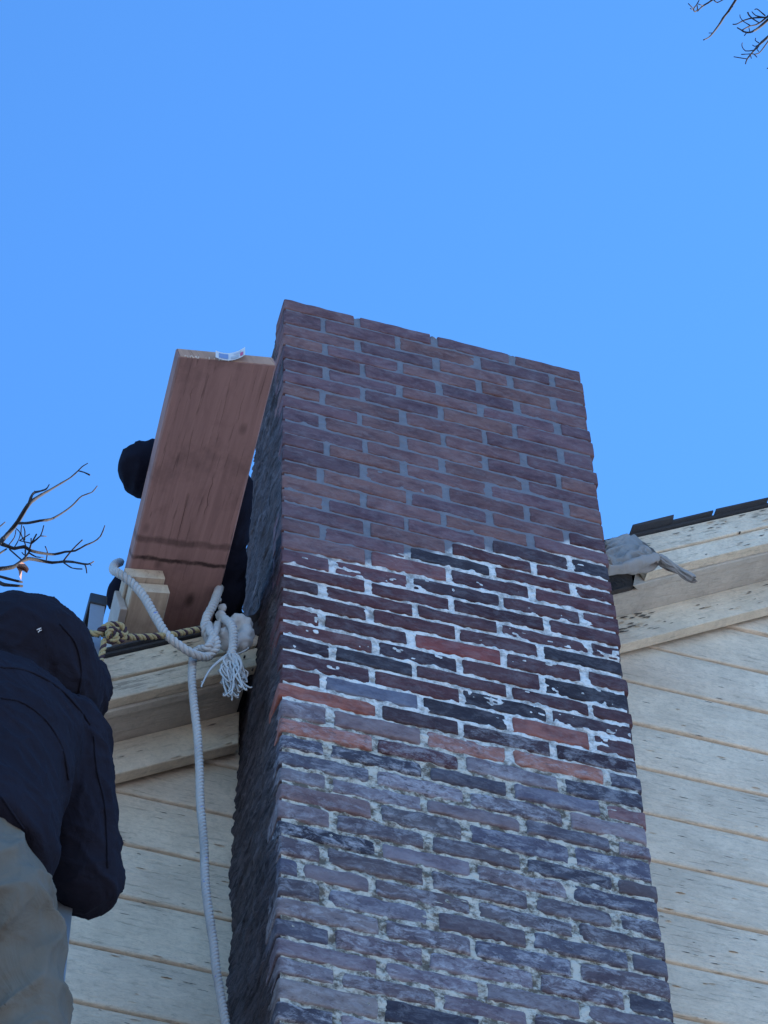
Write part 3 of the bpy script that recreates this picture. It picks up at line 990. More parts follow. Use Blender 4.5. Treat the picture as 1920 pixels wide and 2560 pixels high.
zt_ = -1.33
sack('dark navy rounded bundle bulging past the left edge of the plank halfway along it',
     [(atz(378, 1176, zt_), (0.082, 0.080, 0.050)), (atz(430, 1190, zt_), (0.10, 0.09, 0.05)), (atz(500, 1205, zt_ + 0.01), (0.09, 0.09, 0.05))], 1)
sack('dark navy bundle peeping out left of the plank at the white rope loop',
     [(atz(338, 1490, zt_), (0.072, 0.066, 0.045)), (atz(400, 1500, zt_), (0.09, 0.07, 0.045)), (atz(470, 1510, zt_), (0.08, 0.07, 0.045))], 5)
sack('long black bundle filling the gap between the plank and the chimney',
     [(atz(596, 1218, -1.28), (0.034, 0.05, 0.04)), (atz(578, 1262, -1.28), (0.050, 0.070, 0.05)), (atz(566, 1330, -1.28), (0.054, 0.085, 0.06)), (atz(556, 1410, -1.29), (0.056, 0.085, 0.06)), (atz(554, 1490, -1.30), (0.056, 0.085, 0.06)), (atz(556, 1565, -1.30), (0.056, 0.07, 0.06))], 9)

# ------------------------------------------------------------------ ropes
def strands(path, r, pitch, mats, parent, name='strand', n=7, phase=0.0):
    pts = catmull(path, 0.005)
    t0 = (pts[1] - pts[0]).normalized(); u = t0.orthogonal().normalized()
    fr = []; s_ = 0
    for i, p in enumerate(pts):
        t = (pts[min(i + 1, len(pts) - 1)] - pts[max(i - 1, 0)]).normalized()
        u = (u - t * u.dot(t)).normalized()
        if i: s_ += (p - pts[i - 1]).length
        fr.append((p, u.copy(), t.cross(u), s_))
    for k, m in enumerate(mats):
        mb = MB(); q = []; rad = []
        for (p, a, b, s0) in fr:
            th = 2 * math.pi * (s0 / pitch + k / len(mats)) + phase
            wob = 1 + 0.10 * mnoise.noise(Vector((s0 * 60, k, 0)))
            q.append(p + (a * math.cos(th) + b * math.sin(th)) * r * 0.56 * wob)
            rad.append(r * 0.53)
        mb.tube(q, rad, n)
        mb.build(name, m, parent, True)


RW = [M['ropew'], M['ropeb'], M['ropew']]
YR = 0.085
rope = empty('white_rope', at(483, 1640, YR), 'white twisted rope looped round the plank and hanging down the wall beside the chimney', 'rope')
pA = [at(300, 1405, 0.16), at(287, 1412, 0.12), at(284, 1426, 0.085), at(300, 1435, 0.06), at(335, 1462, 0.06), at(365, 1500, 0.06), at(392, 1548, 0.06), at(418, 1588, 0.06), at(455, 1618, 0.065), at(492, 1638, 0.07), at(518, 1642, 0.085), at(532, 1625, 0.10), at(522, 1600, 0.10), at(512, 1575, 0.09), at(516, 1545, 0.085), at(532, 1515, 0.085), at(543, 1485, 0.10), at(550, 1465, 0.15), at(553, 1450, 0.22)]
strands(pA, 0.0105, 0.040, RW, rope)
pB = [at(545, 1560, 0.10), at(534, 1590, 0.075), at(520, 1618, 0.07), at(500, 1622, 0.085), at(486, 1632, 0.095), at(481, 1660, 0.10), at(480, 1700, 0.105), at(485, 1760, 0.11), at(494, 1840, 0.12), at(499, 1930, 0.13), at(501, 2010, 0.135), at(510, 2110, 0.14), at(513, 2200, 0.14), at(522, 2280, 0.14), at(534, 2360, 0.14), at(540, 2420, 0.14), at(552, 2490, 0.14), at(566, 2575, 0.14), at(578, 2680, 0.15), at(585, 2850, 0.16)]
strands(pB, 0.0096, 0.036, RW, rope)
pC = [at(520, 1560, 0.09), at(528, 1585, 0.072), at(540, 1600, 0.07), at(540, 1622, 0.075), at(520, 1636, 0.085), at(505, 1625, 0.10)]
strands(pC, 0.0100, 0.040, RW, rope)
# loop with the frayed tail
frl = empty('frayed_rope_end', at(580, 1640, 0.07), 'frayed white rope end hanging as a tassel under the white knot', 'rope end')
pD = [at(556, 1545, 0.10), at(572, 1556, 0.075), at(582, 1572, 0.066), at(583, 1600, 0.066), at(581, 1628, 0.068), at(578, 1640, 0.070)]
strands(pD, 0.0105, 0.040, RW, frl)
mb = MB()
base_ = at(578, 1636, 0.070)
for i in range(64):
    tx = random.gauss(583, 17); ty = random.uniform(1690, 1752) - abs(tx - 580) * 0.4
    if i == 0: tx, ty = 503, 1716
    if i == 1: tx, ty = 508, 1705
    if i == 2: tx, ty = 622, 1718
    if i == 3: tx, ty = 618, 1706
    if i == 4: tx, ty = 620, 1622
    dpt = 0.07 + random.uniform(-0.03, 0.03)
    a = base_ + Vector((random.uniform(-0.009, 0.009), random.uniform(-0.006, 0.006), 0))
    e_ = at(tx, ty, dpt)
    m1 = a.lerp(e_, 0.3) + Vector((random.uniform(-0.015, 0.015), random.uniform(-0.01, 0.01), random.uniform(-0.01, 0.012)))
    m2 = a.lerp(e_, 0.65) + Vector((random.uniform(-0.02, 0.02), random.uniform(-0.01, 0.01), random.uniform(-0.012, 0.012)))
    if i in (0, 1): m1 = at(545, 1655, 0.06); m2 = at(521, 1680, 0.06)
    hk = e_ + Vector((random.uniform(-0.008, 0.008), 0, random.uniform(0.0, 0.012)))
    pts = catmull([a, m1, m2, e_, hk], 0.008)
    mb.tube(pts, [0.0037 * (1 - 0.55 * q / len(pts)) for q in range(len(pts))], 5)
o = mb.build('frayed_fibres', M['ropew'], frl, True); tag(o, kind='stuff')

# white rag knotted round the rope
mb = MB()
for (px, py, r_, Y) in ((556, 1520, 0.014, 0.11), (552, 1540, 0.017, 0.11), (563, 1560, 0.022, 0.105), (562, 1590, 0.024, 0.105), (572, 1608, 0.026, 0.115), (595, 1550, 0.020, 0.105), (612, 1560, 0.022, 0.11), (616, 1585, 0.024, 0.115), (604, 1605, 0.028, 0.12), (590, 1580, 0.020, 0.13), (548, 1500, 0.010, 0.12)):
    mb.ball(at(px, py, Y), r_, 10)
me = remesh(mb, 0.005, 6, lambda c, n: abs(mnoise.noise(Vector((c.x * 60, c.y * 40, c.z * 30)))) * 0.008 - 0.003)
tag(mlink('knotted_rag', me, M['whiterag']), 'grubby white rag knotted in a ball on the rope beside the chimney', 'rag')

# yellow and black rope
yro = empty('yellow_rope', at(285, 1582, 0.05), 'yellow and black rope knotted at the ladder and stretched under the plank', 'rope')
RY = [M['ropey'], M['ropek'], M['ropey']]
strands([at(150, 1560, 0.05), at(210, 1578, 0.04), at(240, 1584, 0.03), at(262, 1575, 0.022), at(285, 1566, 0.022), at(305, 1572, 0.03), at(314, 1588, 0.04), at(300, 1600, 0.05), at(278, 1592, 0.05), at(268, 1575, 0.045), at(285, 1570, 0.03), at(300, 1585, 0.022), at(320, 1592, 0.04), at(370, 1592, 0.055), at(430, 1586, 0.065), at(480, 1576, 0.085), at(540, 1566, 0.12)], 0.0078, 0.034, RY, yro)
strands([at(258, 1590, 0.04), at(262, 1570, 0.02), at(280, 1576, 0.016), at(292, 1592, 0.018), at(280, 1604, 0.03), at(262, 1600, 0.035), at(258, 1620, 0.04), at(252, 1650, 0.05), at(246, 1690, 0.05)], 0.0075, 0.034, RY, yro)
strands([at(240, 1590, 0.04), at(255, 1572, 0.02), at(275, 1562, 0.015), at(300, 1563, 0.018), at(312, 1578, 0.025), at(306, 1598, 0.035), at(285, 1602, 0.035), at(270, 1588, 0.02), at(278, 1574, 0.012), at(296, 1576, 0.012)], 0.0075, 0.034, RY, yro)

# ------------------------------------------------------------------ ladder
lt = at(238, 1522, 0.15); ll = at(150, 2300, -0.10)
ld = (ll - lt).normalized()
LL = (lt.z - 0.0) / -ld.z
lad = empty('ladder', lt + ld * LL, 'aluminium ladder with black rail caps leaning on the rake in front of the worker', 'ladder')
side = Vector((1, 0, 0)); nrm = ld.cross(side).normalized()
if nrm.y > 0: nrm = -nrm
for off in (0, -0.40):
    c0 = lt + side * off
    # channel section, open inwards
    sgn = 1 if off == 0 else -1
    prof = [(-0.017, -0.036), (0.017, -0.036), (0.017, 0.036), (-0.017, 0.036), (-0.017, 0.032), (0.0135, 0.032), (0.0135, -0.032), (-0.017, -0.032)]
    rings = [[c0 + ld * t + side * (a * sgn) + nrm * b for (a, b) in prof] for t in (0.03, LL * 0.25, LL * 0.5, LL)]
    mb = MB(); mb.loft(rings); mb.build('rail', M['alu'], lad)
    mb = MB(); rings = [[c0 + ld * t + side * (a * sgn * k) + nrm * (b * k) for (a, b) in ((-0.021, -0.040), (0.021, -0.040), (0.021, 0.040), (-0.021, 0.040))] for (t, k) in ((0.0, 0.9), (0.005, 1.0), (0.06, 1.0))]
    mb.loft(rings); bevel(mb.build('rail_cap', M['blackplastic'], lad), 0.003)
t = 0.35
while t < LL - 0.1:
    mb = MB(); mb.tube([lt + ld * t + side * 0.012, lt + ld * t + side * -0.412], 0.016, 12); mb.build('rung', M['alu'], lad, True)
    t += 0.305


def ladpt(t, s_): return lt + ld * t + side * s_


# ------------------------------------------------------------------ worker on the ladder
wk = empty('person', P(-0.62, -0.33, -4.4), 'worker in dark hooded jacket and khaki trousers climbing the ladder, seen from below', 'person')


def ell(c, rx, ry, n=24, yaw=0.0, tilt=0.0):
    out = []
    for k in range(n):
        a = 2 * math.pi * k / n
        x = rx * math.cos(a); y = ry * math.sin(a)
        out.append(Vector((c[0] + x * math.cos(yaw) - y * math.sin(yaw), c[1] + x * math.sin(yaw) + y * math.cos(yaw), c[2] + ZT + tilt * y)))
    return out


sh_r = P(-0.520, -0.315, -2.80); el_r = at(215, 2195, -0.17); hd_r = ladpt(1.28, -0.01) + nrm * 0.045
sh_l = P(-0.86, -0.315, -2.80); el_l = P(-1.00, -0.20, -2.98); hd_l = ladpt(1.05, -0.40) + nrm * 0.045
# body: one continuous figure (head, neck, trunk, arms with hands, legs)
mb = MB()
hc = P(-0.630, -0.270, -2.600)
mb.ball(hc, (0.075, 0.095, 0.110), 18)
mb.ball(hc + Vector((0, 0.098, -0.015)), (0.013, 0.020, 0.022), 8)          # nose
mb.ball(hc + Vector((0, 0.070, -0.085)), (0.035, 0.030, 0.028), 8)          # chin
for s_ in (-1, 1): mb.ball(hc + Vector((s_ * 0.080, 0.0, -0.012)), (0.012, 0.020, 0.030), 8)
mb.tube([hc + Vector((0, -0.01, -0.06)), P(-0.68, -0.315, -2.75)], 0.055, 12)
mb.loft([ell((-0.69, -0.33, z), rx, ry) for (z, rx, ry) in ((-3.50, 0.15, 0.11), (-3.3, 0.155, 0.11), (-3.1, 0.14, 0.10), (-2.9, 0.165, 0.11), (-2.78, 0.16, 0.09), (-2.72, 0.09, 0.07))])


def limb(pts, rad): mb.tube(catmull(pts, 0.03), list(np.interp(np.linspace(0, 1, len(catmull(pts, 0.03))), np.linspace(0, 1, len(rad)), rad)), 12)


for (s0, e0, h0, sg) in ((sh_r, el_r, hd_r, 1), (sh_l, el_l, hd_l, -1)):
    limb([s0, s0.lerp(e0, 0.5), e0], [0.055, 0.05, 0.042]); limb([e0, e0.lerp(h0, 0.5), h0], [0.042, 0.038, 0.028])
    mb.ball(e0, 0.044, 10); mb.ball(h0, (0.040, 0.022, 0.045), 10)
    for f_ in range(4):
        zo = 0.036 - 0.024 * f_
        ln = (0.95, 1.05, 1.0, 0.8)[f_]
        c_ = h0 + ld * -zo
        mb.tube([c_ + side * (0.03 * sg), c_ + side * (0.050 * sg) - nrm * 0.03, c_ + side * (0.040 * sg) - nrm * 0.07 * ln, c_ + side * (0.005 * sg) - nrm * 0.088 * ln], [0.0105, 0.010, 0.009, 0.008], 8)
    mb.tube([h0 - ld * 0.02 - side * (0.025 * sg), h0 - ld * 0.045 - side * (0.045 * sg) - nrm * 0.03, h0 - ld * 0.05 - side * (0.035 * sg) - nrm * 0.065], [0.013, 0.0115, 0.010], 8)
hip_r = P(-0.585, -0.33, -3.47); hip_l = P(-0.78, -0.33, -3.47)
ft_r = ladpt(0.35 + 0.305 * 8, -0.12); ft_l = ladpt(0.35 + 0.305 * 9, -0.30)
an_r = ft_r + nrm * 0.10 + Vector((0, 0, 0.10)); an_l = ft_l + nrm * 0.10 + Vector((0, 0, 0.10))
kn_r = P(-0.515, -0.20, -3.86); kn_l = P(-0.79, -0.34, -3.92)
for (h0, k0, a0) in ((hip_r, kn_r, an_r), (hip_l, kn_l, an_l)):
    limb([h0, h0.lerp(k0, 0.5), k0], [0.085, 0.075, 0.058]); limb([k0, k0.lerp(a0, 0.4), a0], [0.058, 0.055, 0.038])
    mb.ball(a0 + Vector((0, 0.02, -0.04)), (0.04, 0.08, 0.04), 8)
mlink('body', remesh(mb, 0.008, 3), M['skin'], wk)


def folds(c, n, seed=0.0, amp=1.0):
    """sharp creases (ridged noise) drawn out across the body and along the pull of the cloth"""
    w0 = Vector((mnoise.noise(c * 5 + Vector((seed, 0, 0))), mnoise.noise(c * 5 + Vector((0, seed, 4))), mnoise.noise(c * 5 + Vector((9, 0, seed))))) * 0.05
    q = c + w0
    a = 1 - abs(mnoise.noise(Vector((q.x * 6 - q.z * 5 + seed, q.y * 5, q.z * 15 + q.x * 9))))
    b_ = 1 - abs(mnoise.noise(Vector((q.x * 13 + q.z * 14, q.y * 9 + seed, q.z * 11 - q.x * 16))))
    e_ = 1 - abs(mnoise.noise(Vector((q.x * 30 + seed, q.y * 26, q.z * 44 + q.x * 18))))
    return amp * (a ** 5 * 0.011 + b_ ** 6 * 0.008 + e_ ** 6 * 0.0030 + mnoise.noise(c * 6) * 0.006 - 0.006)


# jacket with hood
mb = MB()
mb.loft([ell(c, rx, ry, 28, yw, tl) for (c, rx, ry, yw, tl) in (
    ((-0.705, -0.350, -3.315), 0.175, 0.140, 0, -0.10), ((-0.705, -0.350, -3.28), 0.188, 0.155, 0, -0.10), ((-0.705, -0.345, -3.12), 0.185, 0.160, 0, 0),
    ((-0.700, -0.345, -2.96), 0.200, 0.168, 0, 0), ((-0.692, -0.340, -2.84), 0.205, 0.155, 0, 0), ((-0.685, -0.325, -2.76), 0.180, 0.130, 0, 0), ((-0.670, -0.310, -2.69), 0.12, 0.105, 0, 0), ((-0.66, -0.30, -2.6), 0.09, 0.09, 0, 0))])
mb.ball(P(-0.632, -0.325, -2.590), (0.158, 0.158, 0.130), 24)
mb.ball(P(-0.612, -0.295, -2.600), (0.160, 0.160, 0.125), 24)
mb.ball(at(205, 1725, -0.25), (0.060, 0.070, 0.080), 16)
for (s0, e0, h0) in ((sh_r, el_r, hd_r), (sh_l, el_l, hd_l)):
    limb([s0 + Vector((0, 0, 0.015)), s0.lerp(e0, 0.5), e0], [0.088, 0.083, 0.076])
    mb.ball(e0, 0.078, 16); mb.ball(s0 + Vector((0, 0, 0.01)), 0.088, 16)
    limb([e0, e0.lerp(h0, 0.5), e0.lerp(h0, 0.86)], [0.076, 0.066, 0.052])
me = remesh(mb, 0.006, 22, lambda c, n: folds(c, n, 0, 0.62))
jacket = mlink('jacket', me, M['navy'], wk)
tag(jacket, 'dark navy hooded jacket')

def drapes(c, n, seed=31.0):
    w0 = Vector((mnoise.noise(c * 3 + Vector((seed, 0, 0))), mnoise.noise(c * 3 + Vector((0, seed, 4))), mnoise.noise(c * 3 + Vector((9, 0, seed))))) * 0.08
    q = c + w0
    a = 1 - abs(mnoise.noise(Vector((q.x * 5 + q.z * 4 + seed, q.y * 4, q.z * 8 - q.x * 9))))
    b_ = 1 - abs(mnoise.noise(Vector((q.x * 9 + q.z * 8, q.y * 7 + seed, q.z * 17 - q.x * 15))))
    return a ** 3 * 0.022 + b_ ** 6 * 0.004 + mnoise.noise(c * 4) * 0.006 - 0.012


# trousers
mb = MB()
mb.loft([ell(c, rx, ry, 28) for (c, rx, ry) in (((-0.695, -0.335, -3.16), 0.12, 0.09), ((-0.695, -0.34, -3.30), 0.145, 0.115), ((-0.695, -0.345, -3.42), 0.180, 0.150), ((-0.695, -0.335, -3.50), 0.175, 0.135), ((-0.695, -0.33, -3.56), 0.12, 0.10))])
mb.ball(P(-0.615, -0.370, -3.47), (0.094, 0.11, 0.112), 18); mb.ball(P(-0.775, -0.370, -3.47), (0.094, 0.11, 0.112), 18)
for (h0, k0, a0) in ((hip_r, kn_r, an_r), (hip_l, kn_l, an_l)):
    mb.ball(k0, 0.09, 14)
    limb([h0, h0.lerp(k0, 0.5), k0], [0.105, 0.098, 0.086]); limb([k0, k0.lerp(a0, 0.5), a0 + Vector((0, 0, 0.02))], [0.088, 0.078, 0.070])
me = remesh(mb, 0.006, 20, lambda c, n: drapes(c, n))
mlink('trousers', me, M['khaki'], wk)
for (a0, f0) in ((an_r, ft_r), (an_l, ft_l)):
    mb = MB(); mb.tube([a0 + Vector((0, 0, 0.06)), a0 + Vector((0, 0.0, -0.03))], 0.058, 12)
    mb.ball(a0 + Vector((0, 0.03, -0.055)), (0.052, 0.10, 0.045), 12); mb.ball(a0 + Vector((0, 0.11, -0.062)), (0.05, 0.07, 0.036), 12)
    mlink('boot', remesh(mb, 0.008, 4), M['boot'], wk)

# small stitched mark on the hood
bpy.context.view_layer.update()


def on_surface(o, px, py):
    d = (fw * FPX + rt2 * (px - 960) - up2 * (py - 1280)).normalized()
    mi = o.matrix_world.inverted()
    hit, loc, no, _ = o.ray_cast(mi @ CAM, (mi.to_3x3() @ d))
    return (o.matrix_world @ loc - d * 0.002) if hit else None


mb = MB()
for line in (((92, 1575), (97, 1572), (103, 1570)), ((97, 1572), (99, 1577), (95, 1581)), ((99, 1577), (104, 1575))):
    pts = [on_surface(jacket, *q) for q in line]
    if all(q is not None for q in pts): mb.tube(pts, 0.0012, 5)
if mb.v: mb.build('stitched_mark', M['paper'], jacket)
# raised seams of hood, yoke, sleeve and hem
for line in (((2, 1668), (50, 1672), (100, 1690), (150, 1722), (195, 1768), (226, 1812)), ((2, 1745), (45, 1752), (90, 1778), (130, 1820), (160, 1880), (172, 1950)), ((235, 1840), (242, 1920), (262, 2010), (268, 2100), (270, 2170)), ((150, 1560), (190, 1610), (205, 1680), (196, 1740)), ((3, 1990), (30, 2030), (60, 2072))):
    fine2 = catmull([Vector((q[0], q[1], 0)) for q in line], 5.0)
    pts = [on_surface(jacket, q.x, q.y) for q in fine2]
    pts = [q for q in pts if q is not None]
    if len(pts) > 2:
        mb = MB()
        mb.tube(pts, 0.0024, 6)
        mb.build('seam', M['navy'], jacket, True)

# ------------------------------------------------------------------ rag on the right
# draped sheet, quarter millimetres from (1.0, 0.1, 9.6)
RAG_POINTS = [
    -360, 120, -83, -380, 100, -193, -425, 75, -328, -400, 13, -299, -417, -59, -362, -417, 25, -368, -441, 96, -420, -423, 10, -448, -421, -76, -504,
    -427, -13, -504, -454, 24, -547, -396, 21, -556, -427, -15, -591, -430, -59, -629, -463, -88, -674, -450, -27, -706, -438, 36, -733, -459, -52, -756,
    -468, -143, -767, -466, -74, -808, -453, 0, -841, -465, -53, -876, -470, -105, -915, -421, -139, -932, -469, -107, -949, -504, -61, -965, -471, -38,
    -1007, -486, -117, -1044, -486, -194, -1091, -483, -115, -1116, -473, -35, -1135, -315, 124, -80, -345, 109, -144, -371, 87, -211, -376, 35, -239,
    -378, -4, -284, -390, 41, -317, -401, 68, -367, -397, 13, -400, -393, -42, -435, -407, 6, -463, -424, 46, -499, -397, -1, -513, -389, -26, -562,
    -430, -64, -581, -426, -65, -638, -439, -10, -663, -414, -2, -715, -432, -60, -723, -435, -111, -749, -433, -60, -780, -438, -47, -840, -424, -45,
    -900, -424, -107, -899, -401, -102, -957, -445, -69, -932, -464, -37, -978, -449, -79, -1014, -451, -107, -1066, -458, -167, -1064, -447, -111,
    -1089, -438, -51, -1103, -288, 139, -9, -308, 124, -68, -327, 99, -126, -337, 59, -169, -343, 35, -217, -358, 67, -259, -364, 68, -312, -370, 19,
    -342, -362, -16, -386, -387, 29, -415, -384, 59, -461, -357, 20, -494, -388, -25, -511, -390, -66, -551, -397, -37, -600, -404, 10, -636, -379, -17,
    -683, -393, -75, -695, -422, -63, -743, -385, -68, -788, -394, -29, -830, -378, -46, -886, -376, -107, -888, -369, -72, -938, -414, -33, -926, -420,
    -17, -983, -413, -50, -1031, -434, -104, -1021, -421, -162, -1033, -406, -108, -1060, -399, -47, -1072, -248, 160, 90, -271, 141, 6, -288, 115, -54,
    -300, 84, -103, -310, 69, -155, -324, 87, -204, -332, 73, -255, -340, 26, -287, -334, 14, -340, -361, 55, -372, -343, 66, -425, -343, 13, -447, -364,
    -36, -468, -352, -46, -522, -373, -7, -561, -361, 20, -612, -345, -32, -647, -397, -30, -675, -379, -65, -720, -352, -39, -766, -374, -67, -813,
    -340, -44, -857, -327, -97, -889, -337, -42, -915, -378, -1, -928, -373, -8, -986, -371, -62, -1011, -402, -105, -985, -381, -159, -1005, -367, -103,
    -1029, -360, -42, -1040, -212, 180, 120, -233, 158, 65, -250, 133, 10, -265, 108, -42, -277, 97, -96, -290, 102, -150, -302, 78, -198, -306, 37,
    -238, -311, 44, -294, -329, 82, -335, -309, 59, -384, -328, 6, -399, -323, -35, -438, -326, -14, -491, -343, 24, -533, -314, 19, -587, -364, -6,
    -605, -349, -24, -662, -344, -31, -719, -342, -82, -745, -342, -40, -788, -300, -48, -830, -345, -79, -849, -363, -29, -877, -334, -21, -926, -324,
    -8, -982, -338, -65, -975, -371, -107, -947, -342, -154, -974, -327, -98, -998, -321, -37, -1009, -178, 201, 181, -196, 177, 128, -214, 151, 71,
    -229, 130, 15, -244, 120, -41, -258, 113, -96, -270, 87, -145, -274, 58, -195, -290, 75, -248, -289, 96, -302, -285, 50, -338, -298, -3, -359, -285,
    -10, -414, -310, 20, -456, -303, 42, -510, -317, -8, -542, -321, 12, -602, -310, 6, -660, -313, -44, -684, -297, -69, -734, -311, -18, -760, -296,
    -72, -787, -300, -64, -850, -322, -7, -860, -308, 16, -910, -284, -15, -954, -306, -68, -938, -338, -111, -911, -303, -149, -944, -288, -92, -966,
    -282, -31, -977, -136, 231, 262, -159, 193, 188, -178, 167, 127, -194, 150, 68, -210, 138, 11, -225, 123, -45, -237, 98, -97, -246, 85, -153, -262,
    102, -208, -251, 92, -264, -264, 41, -291, -254, 3, -334, -267, 26, -385, -284, 55, -432, -280, 15, -476, -286, 31, -533, -278, 33, -595, -269, -4,
    -639, -273, -56, -663, -254, -49, -719, -299, -64, -754, -278, -26, -794, -256, -43, -848, -283, 11, -839, -264, 25, -891, -247, -22, -922, -279,
    -64, -896, -303, -115, -875, -264, -144, -913, -250, -86, -934, -244, -25, -945, -101, 215, 294, -122, 200, 239, -142, 182, 178, -159, 167, 118,
    -176, 153, 59, -192, 135, 2, -204, 116, -54, -219, 112, -113, -224, 117, -173, -224, 81, -220, -229, 33, -255, -226, 38, -312, -253, 64, -356, -246,
    36, -407, -250, 52, -464, -247, 58, -524, -243, 16, -568, -228, -14, -618, -228, -65, -649, -278, -67, -680, -255, -73, -735, -234, -32, -773, -215,
    -24, -827, -243, 28, -818, -219, 29, -871, -213, -27, -886, -248, -65, -857, -269, -118, -839, -227, -137, -880, -212, -81, -902, -207, -19, -913,
    -65, 225, 353, -85, 213, 294, -105, 199, 228, -124, 183, 165, -142, 167, 103, -157, 150, 43, -172, 137, -17, -185, 132, -78, -188, 113, -137, -197,
    70, -179, -189, 56, -236, -216, 77, -284, -209, 56, -338, -213, 69, -396, -212, 79, -455, -213, 36, -499, -197, 14, -553, -209, -39, -580, -256, -59,
    -609, -237, -85, -658, -213, -77, -712, -191, -48, -759, -176, -9, -801, -200, 46, -800, -174, 29, -850, -181, -29, -848, -217, -66, -818, -233,
    -122, -805, -190, -131, -847, -175, -75, -870, -172, -14, -879, -23, 242, 436, -48, 231, 346, -68, 216, 272, -87, 200, 205, -105, 182, 140, -120,
    166, 77, -135, 153, 14, -146, 137, -47, -156, 104, -101, -155, 82, -159, -173, 96, -214, -170, 78, -270, -174, 88, -328, -176, 98, -387, -182, 54,
    -429, -167, 41, -488, -189, -11, -513, -233, -44, -538, -222, -81, -584, -194, -80, -635, -177, -54, -686, -148, -42, -735, -144, 8, -767, -157, 63,
    -783, -134, 25, -821, -151, -29, -809, -186, -67, -780, -197, -125, -771, -154, -125, -814, -139, -71, -837, -139, -10, -844, 14, 275, 438, -8, 255,
    376, -28, 235, 306, -46, 215, 235, -62, 196, 166, -77, 178, 99, -92, 159, 36, -105, 133, -24, -112, 114, -85, -126, 117, -146, -127, 103, -205, -133,
    108, -264, -136, 115, -323, -148, 70, -361, -135, 64, -421, -174, 20, -444, -206, -27, -470, -188, -54, -521, -174, -81, -572, -180, -38, -612, -152,
    -20, -660, -114, -23, -705, -129, 31, -725, -113, 73, -763, -97, 22, -788, -121, -28, -769, -155, -68, -742, -162, -126, -737, -120, -120, -779,
    -103, -67, -805, -106, -6, -808, 47, 300, 498, 31, 275, 417, 18, 247, 325, 4, 223, 243, -12, 202, 170, -28, 181, 104, -45, 161, 41, -59, 144, -21,
    -72, 138, -84, -79, 126, -144, -86, 127, -203, -91, 131, -262, -111, 85, -295, -102, 84, -355, -141, 42, -378, -171, -7, -404, -169, -52, -448, -150,
    -77, -500, -136, -55, -554, -152, -8, -585, -118, 2, -631, -79, -3, -676, -99, 51, -693, -70, 76, -739, -62, 19, -753, -95, -23, -728, -124, -68,
    -705, -127, -127, -702, -87, -114, -745, -67, -64, -772, -73, -4, -772, 89, 340, 611, 75, 282, 423, 63, 249, 313, 49, 224, 229, 35, 203, 156, 20,
    181, 92, 3, 162, 32, -13, 151, -28, -24, 141, -88, -32, 135, -148, -38, 129, -206, -47, 112, -262, -69, 96, -315, -70, 48, -352, -119, 9, -350, -123,
    -2, -411, -136, -22, -469, -102, -69, -491, -98, -29, -536, -116, 19, -564, -78, -5, -603, -45, 16, -647, -65, 70, -663, -29, 77, -712, -30, 17,
    -715, -70, -17, -687, -91, -68, -669, -93, -126, -668, -54, -108, -709, -32, -62, -739, -42, -3, -735, 103, 274, 422, 93, 255, 349, 85, 232, 262, 79,
    214, 186, 71, 200, 120, 60, 179, 61, 46, 153, 9, 18, 114, -28, 7, 105, -87, -3, 97, -146, -33, 82, -195, -54, 66, -247, -25, 79, -298, -54, 26, -310,
    -75, -14, -354, -88, -37, -411, -92, 0, -461, -59, -49, -478, -70, 1, -508, -77, 44, -547, -41, 4, -571, -14, 34, -615, -28, 89, -637, 10, 75, -683,
    -2, 16, -675, -44, -11, -646, -57, -67, -634, -58, -125, -633, -21, -103, -673, 4, -60, -705, -11, -2, -697, 121, 227, 288, 100, 211, 249, 101, 207,
    187, 92, 193, 125, 93, 188, 66, 83, 180, 12, 80, 144, -29, 45, 120, -67, 36, 66, -87, 2, 50, -133, -11, 39, -190, -14, 35, -248, -15, 32, -308, -54,
    61, -346, -36, 9, -377, -40, -38, -420, -50, 19, -443, -17, -29, -463, -26, 18, -499, -38, 66, -530, -7, 17, -541, 15, 54, -582, 11, 105, -615, 46,
    72, -651, 25, 18, -635, -19, -7, -604, -21, -66, -602, -24, -124, -597, 11, -97, -636, 39, -58, -671, 19, -3, -657, 137, 191, 172, 104, 166, 152,
    116, 178, 104, 101, 163, 55, 111, 167, 4, 96, 180, -46, 116, 139, -74, 68, 122, -108, 77, 63, -113, 44, 36, -153, 30, 62, -203, 5, 80, -254, -6, 81,
    -313, -14, 31, -347, -8, 33, -409, 8, -27, -421, -3, 31, -437, 11, 3, -489, -14, 50, -464, 0, 86, -505, 27, 33, -511, 43, 75, -550, 53, 117, -593,
    81, 68, -617, 52, 20, -594, 8, -6, -562, 17, -63, -571, 10, -120, -561, 42, -89, -599, 74, -56, -635, 49, -6, -617, 147, 157, 66, 109, 127, 54, 132,
    148, 16, 103, 130, -21, 123, 143, -64, 97, 164, -107, 140, 140, -127, 88, 122, -151, 112, 68, -144, 83, 30, -181, 49, 23, -228, 24, 42, -278, 41, 80,
    -326, 33, 28, -357, 38, 47, -411, 55, -15, -415, 41, 43, -431, 54, 23, -485, 27, 55, -443, 34, 99, -477, 66, 60, -509, 32, 111, -519, 82, 114, -555,
    112, 66, -579, 78, 23, -552, 36, -7, -521, 56, -58, -540, 43, -115, -524, 64, -72, -559, 106, -57, -598, 76, -10, -576, 155, 123, -33, 117, 89, -40,
    147, 115, -77, 109, 99, -106, 141, 116, -136, 105, 134, -173, 158, 140, -186, 105, 114, -203, 145, 76, -184, 106, 46, -220, 61, 70, -241, 70, 22,
    -276, 33, 32, -325, 81, 20, -365, 88, 59, -412, 89, 2, -385, 85, 48, -421, 81, -1, -456, 74, 53, -437, 74, 112, -453, 100, 92, -506, 63, 138, -492,
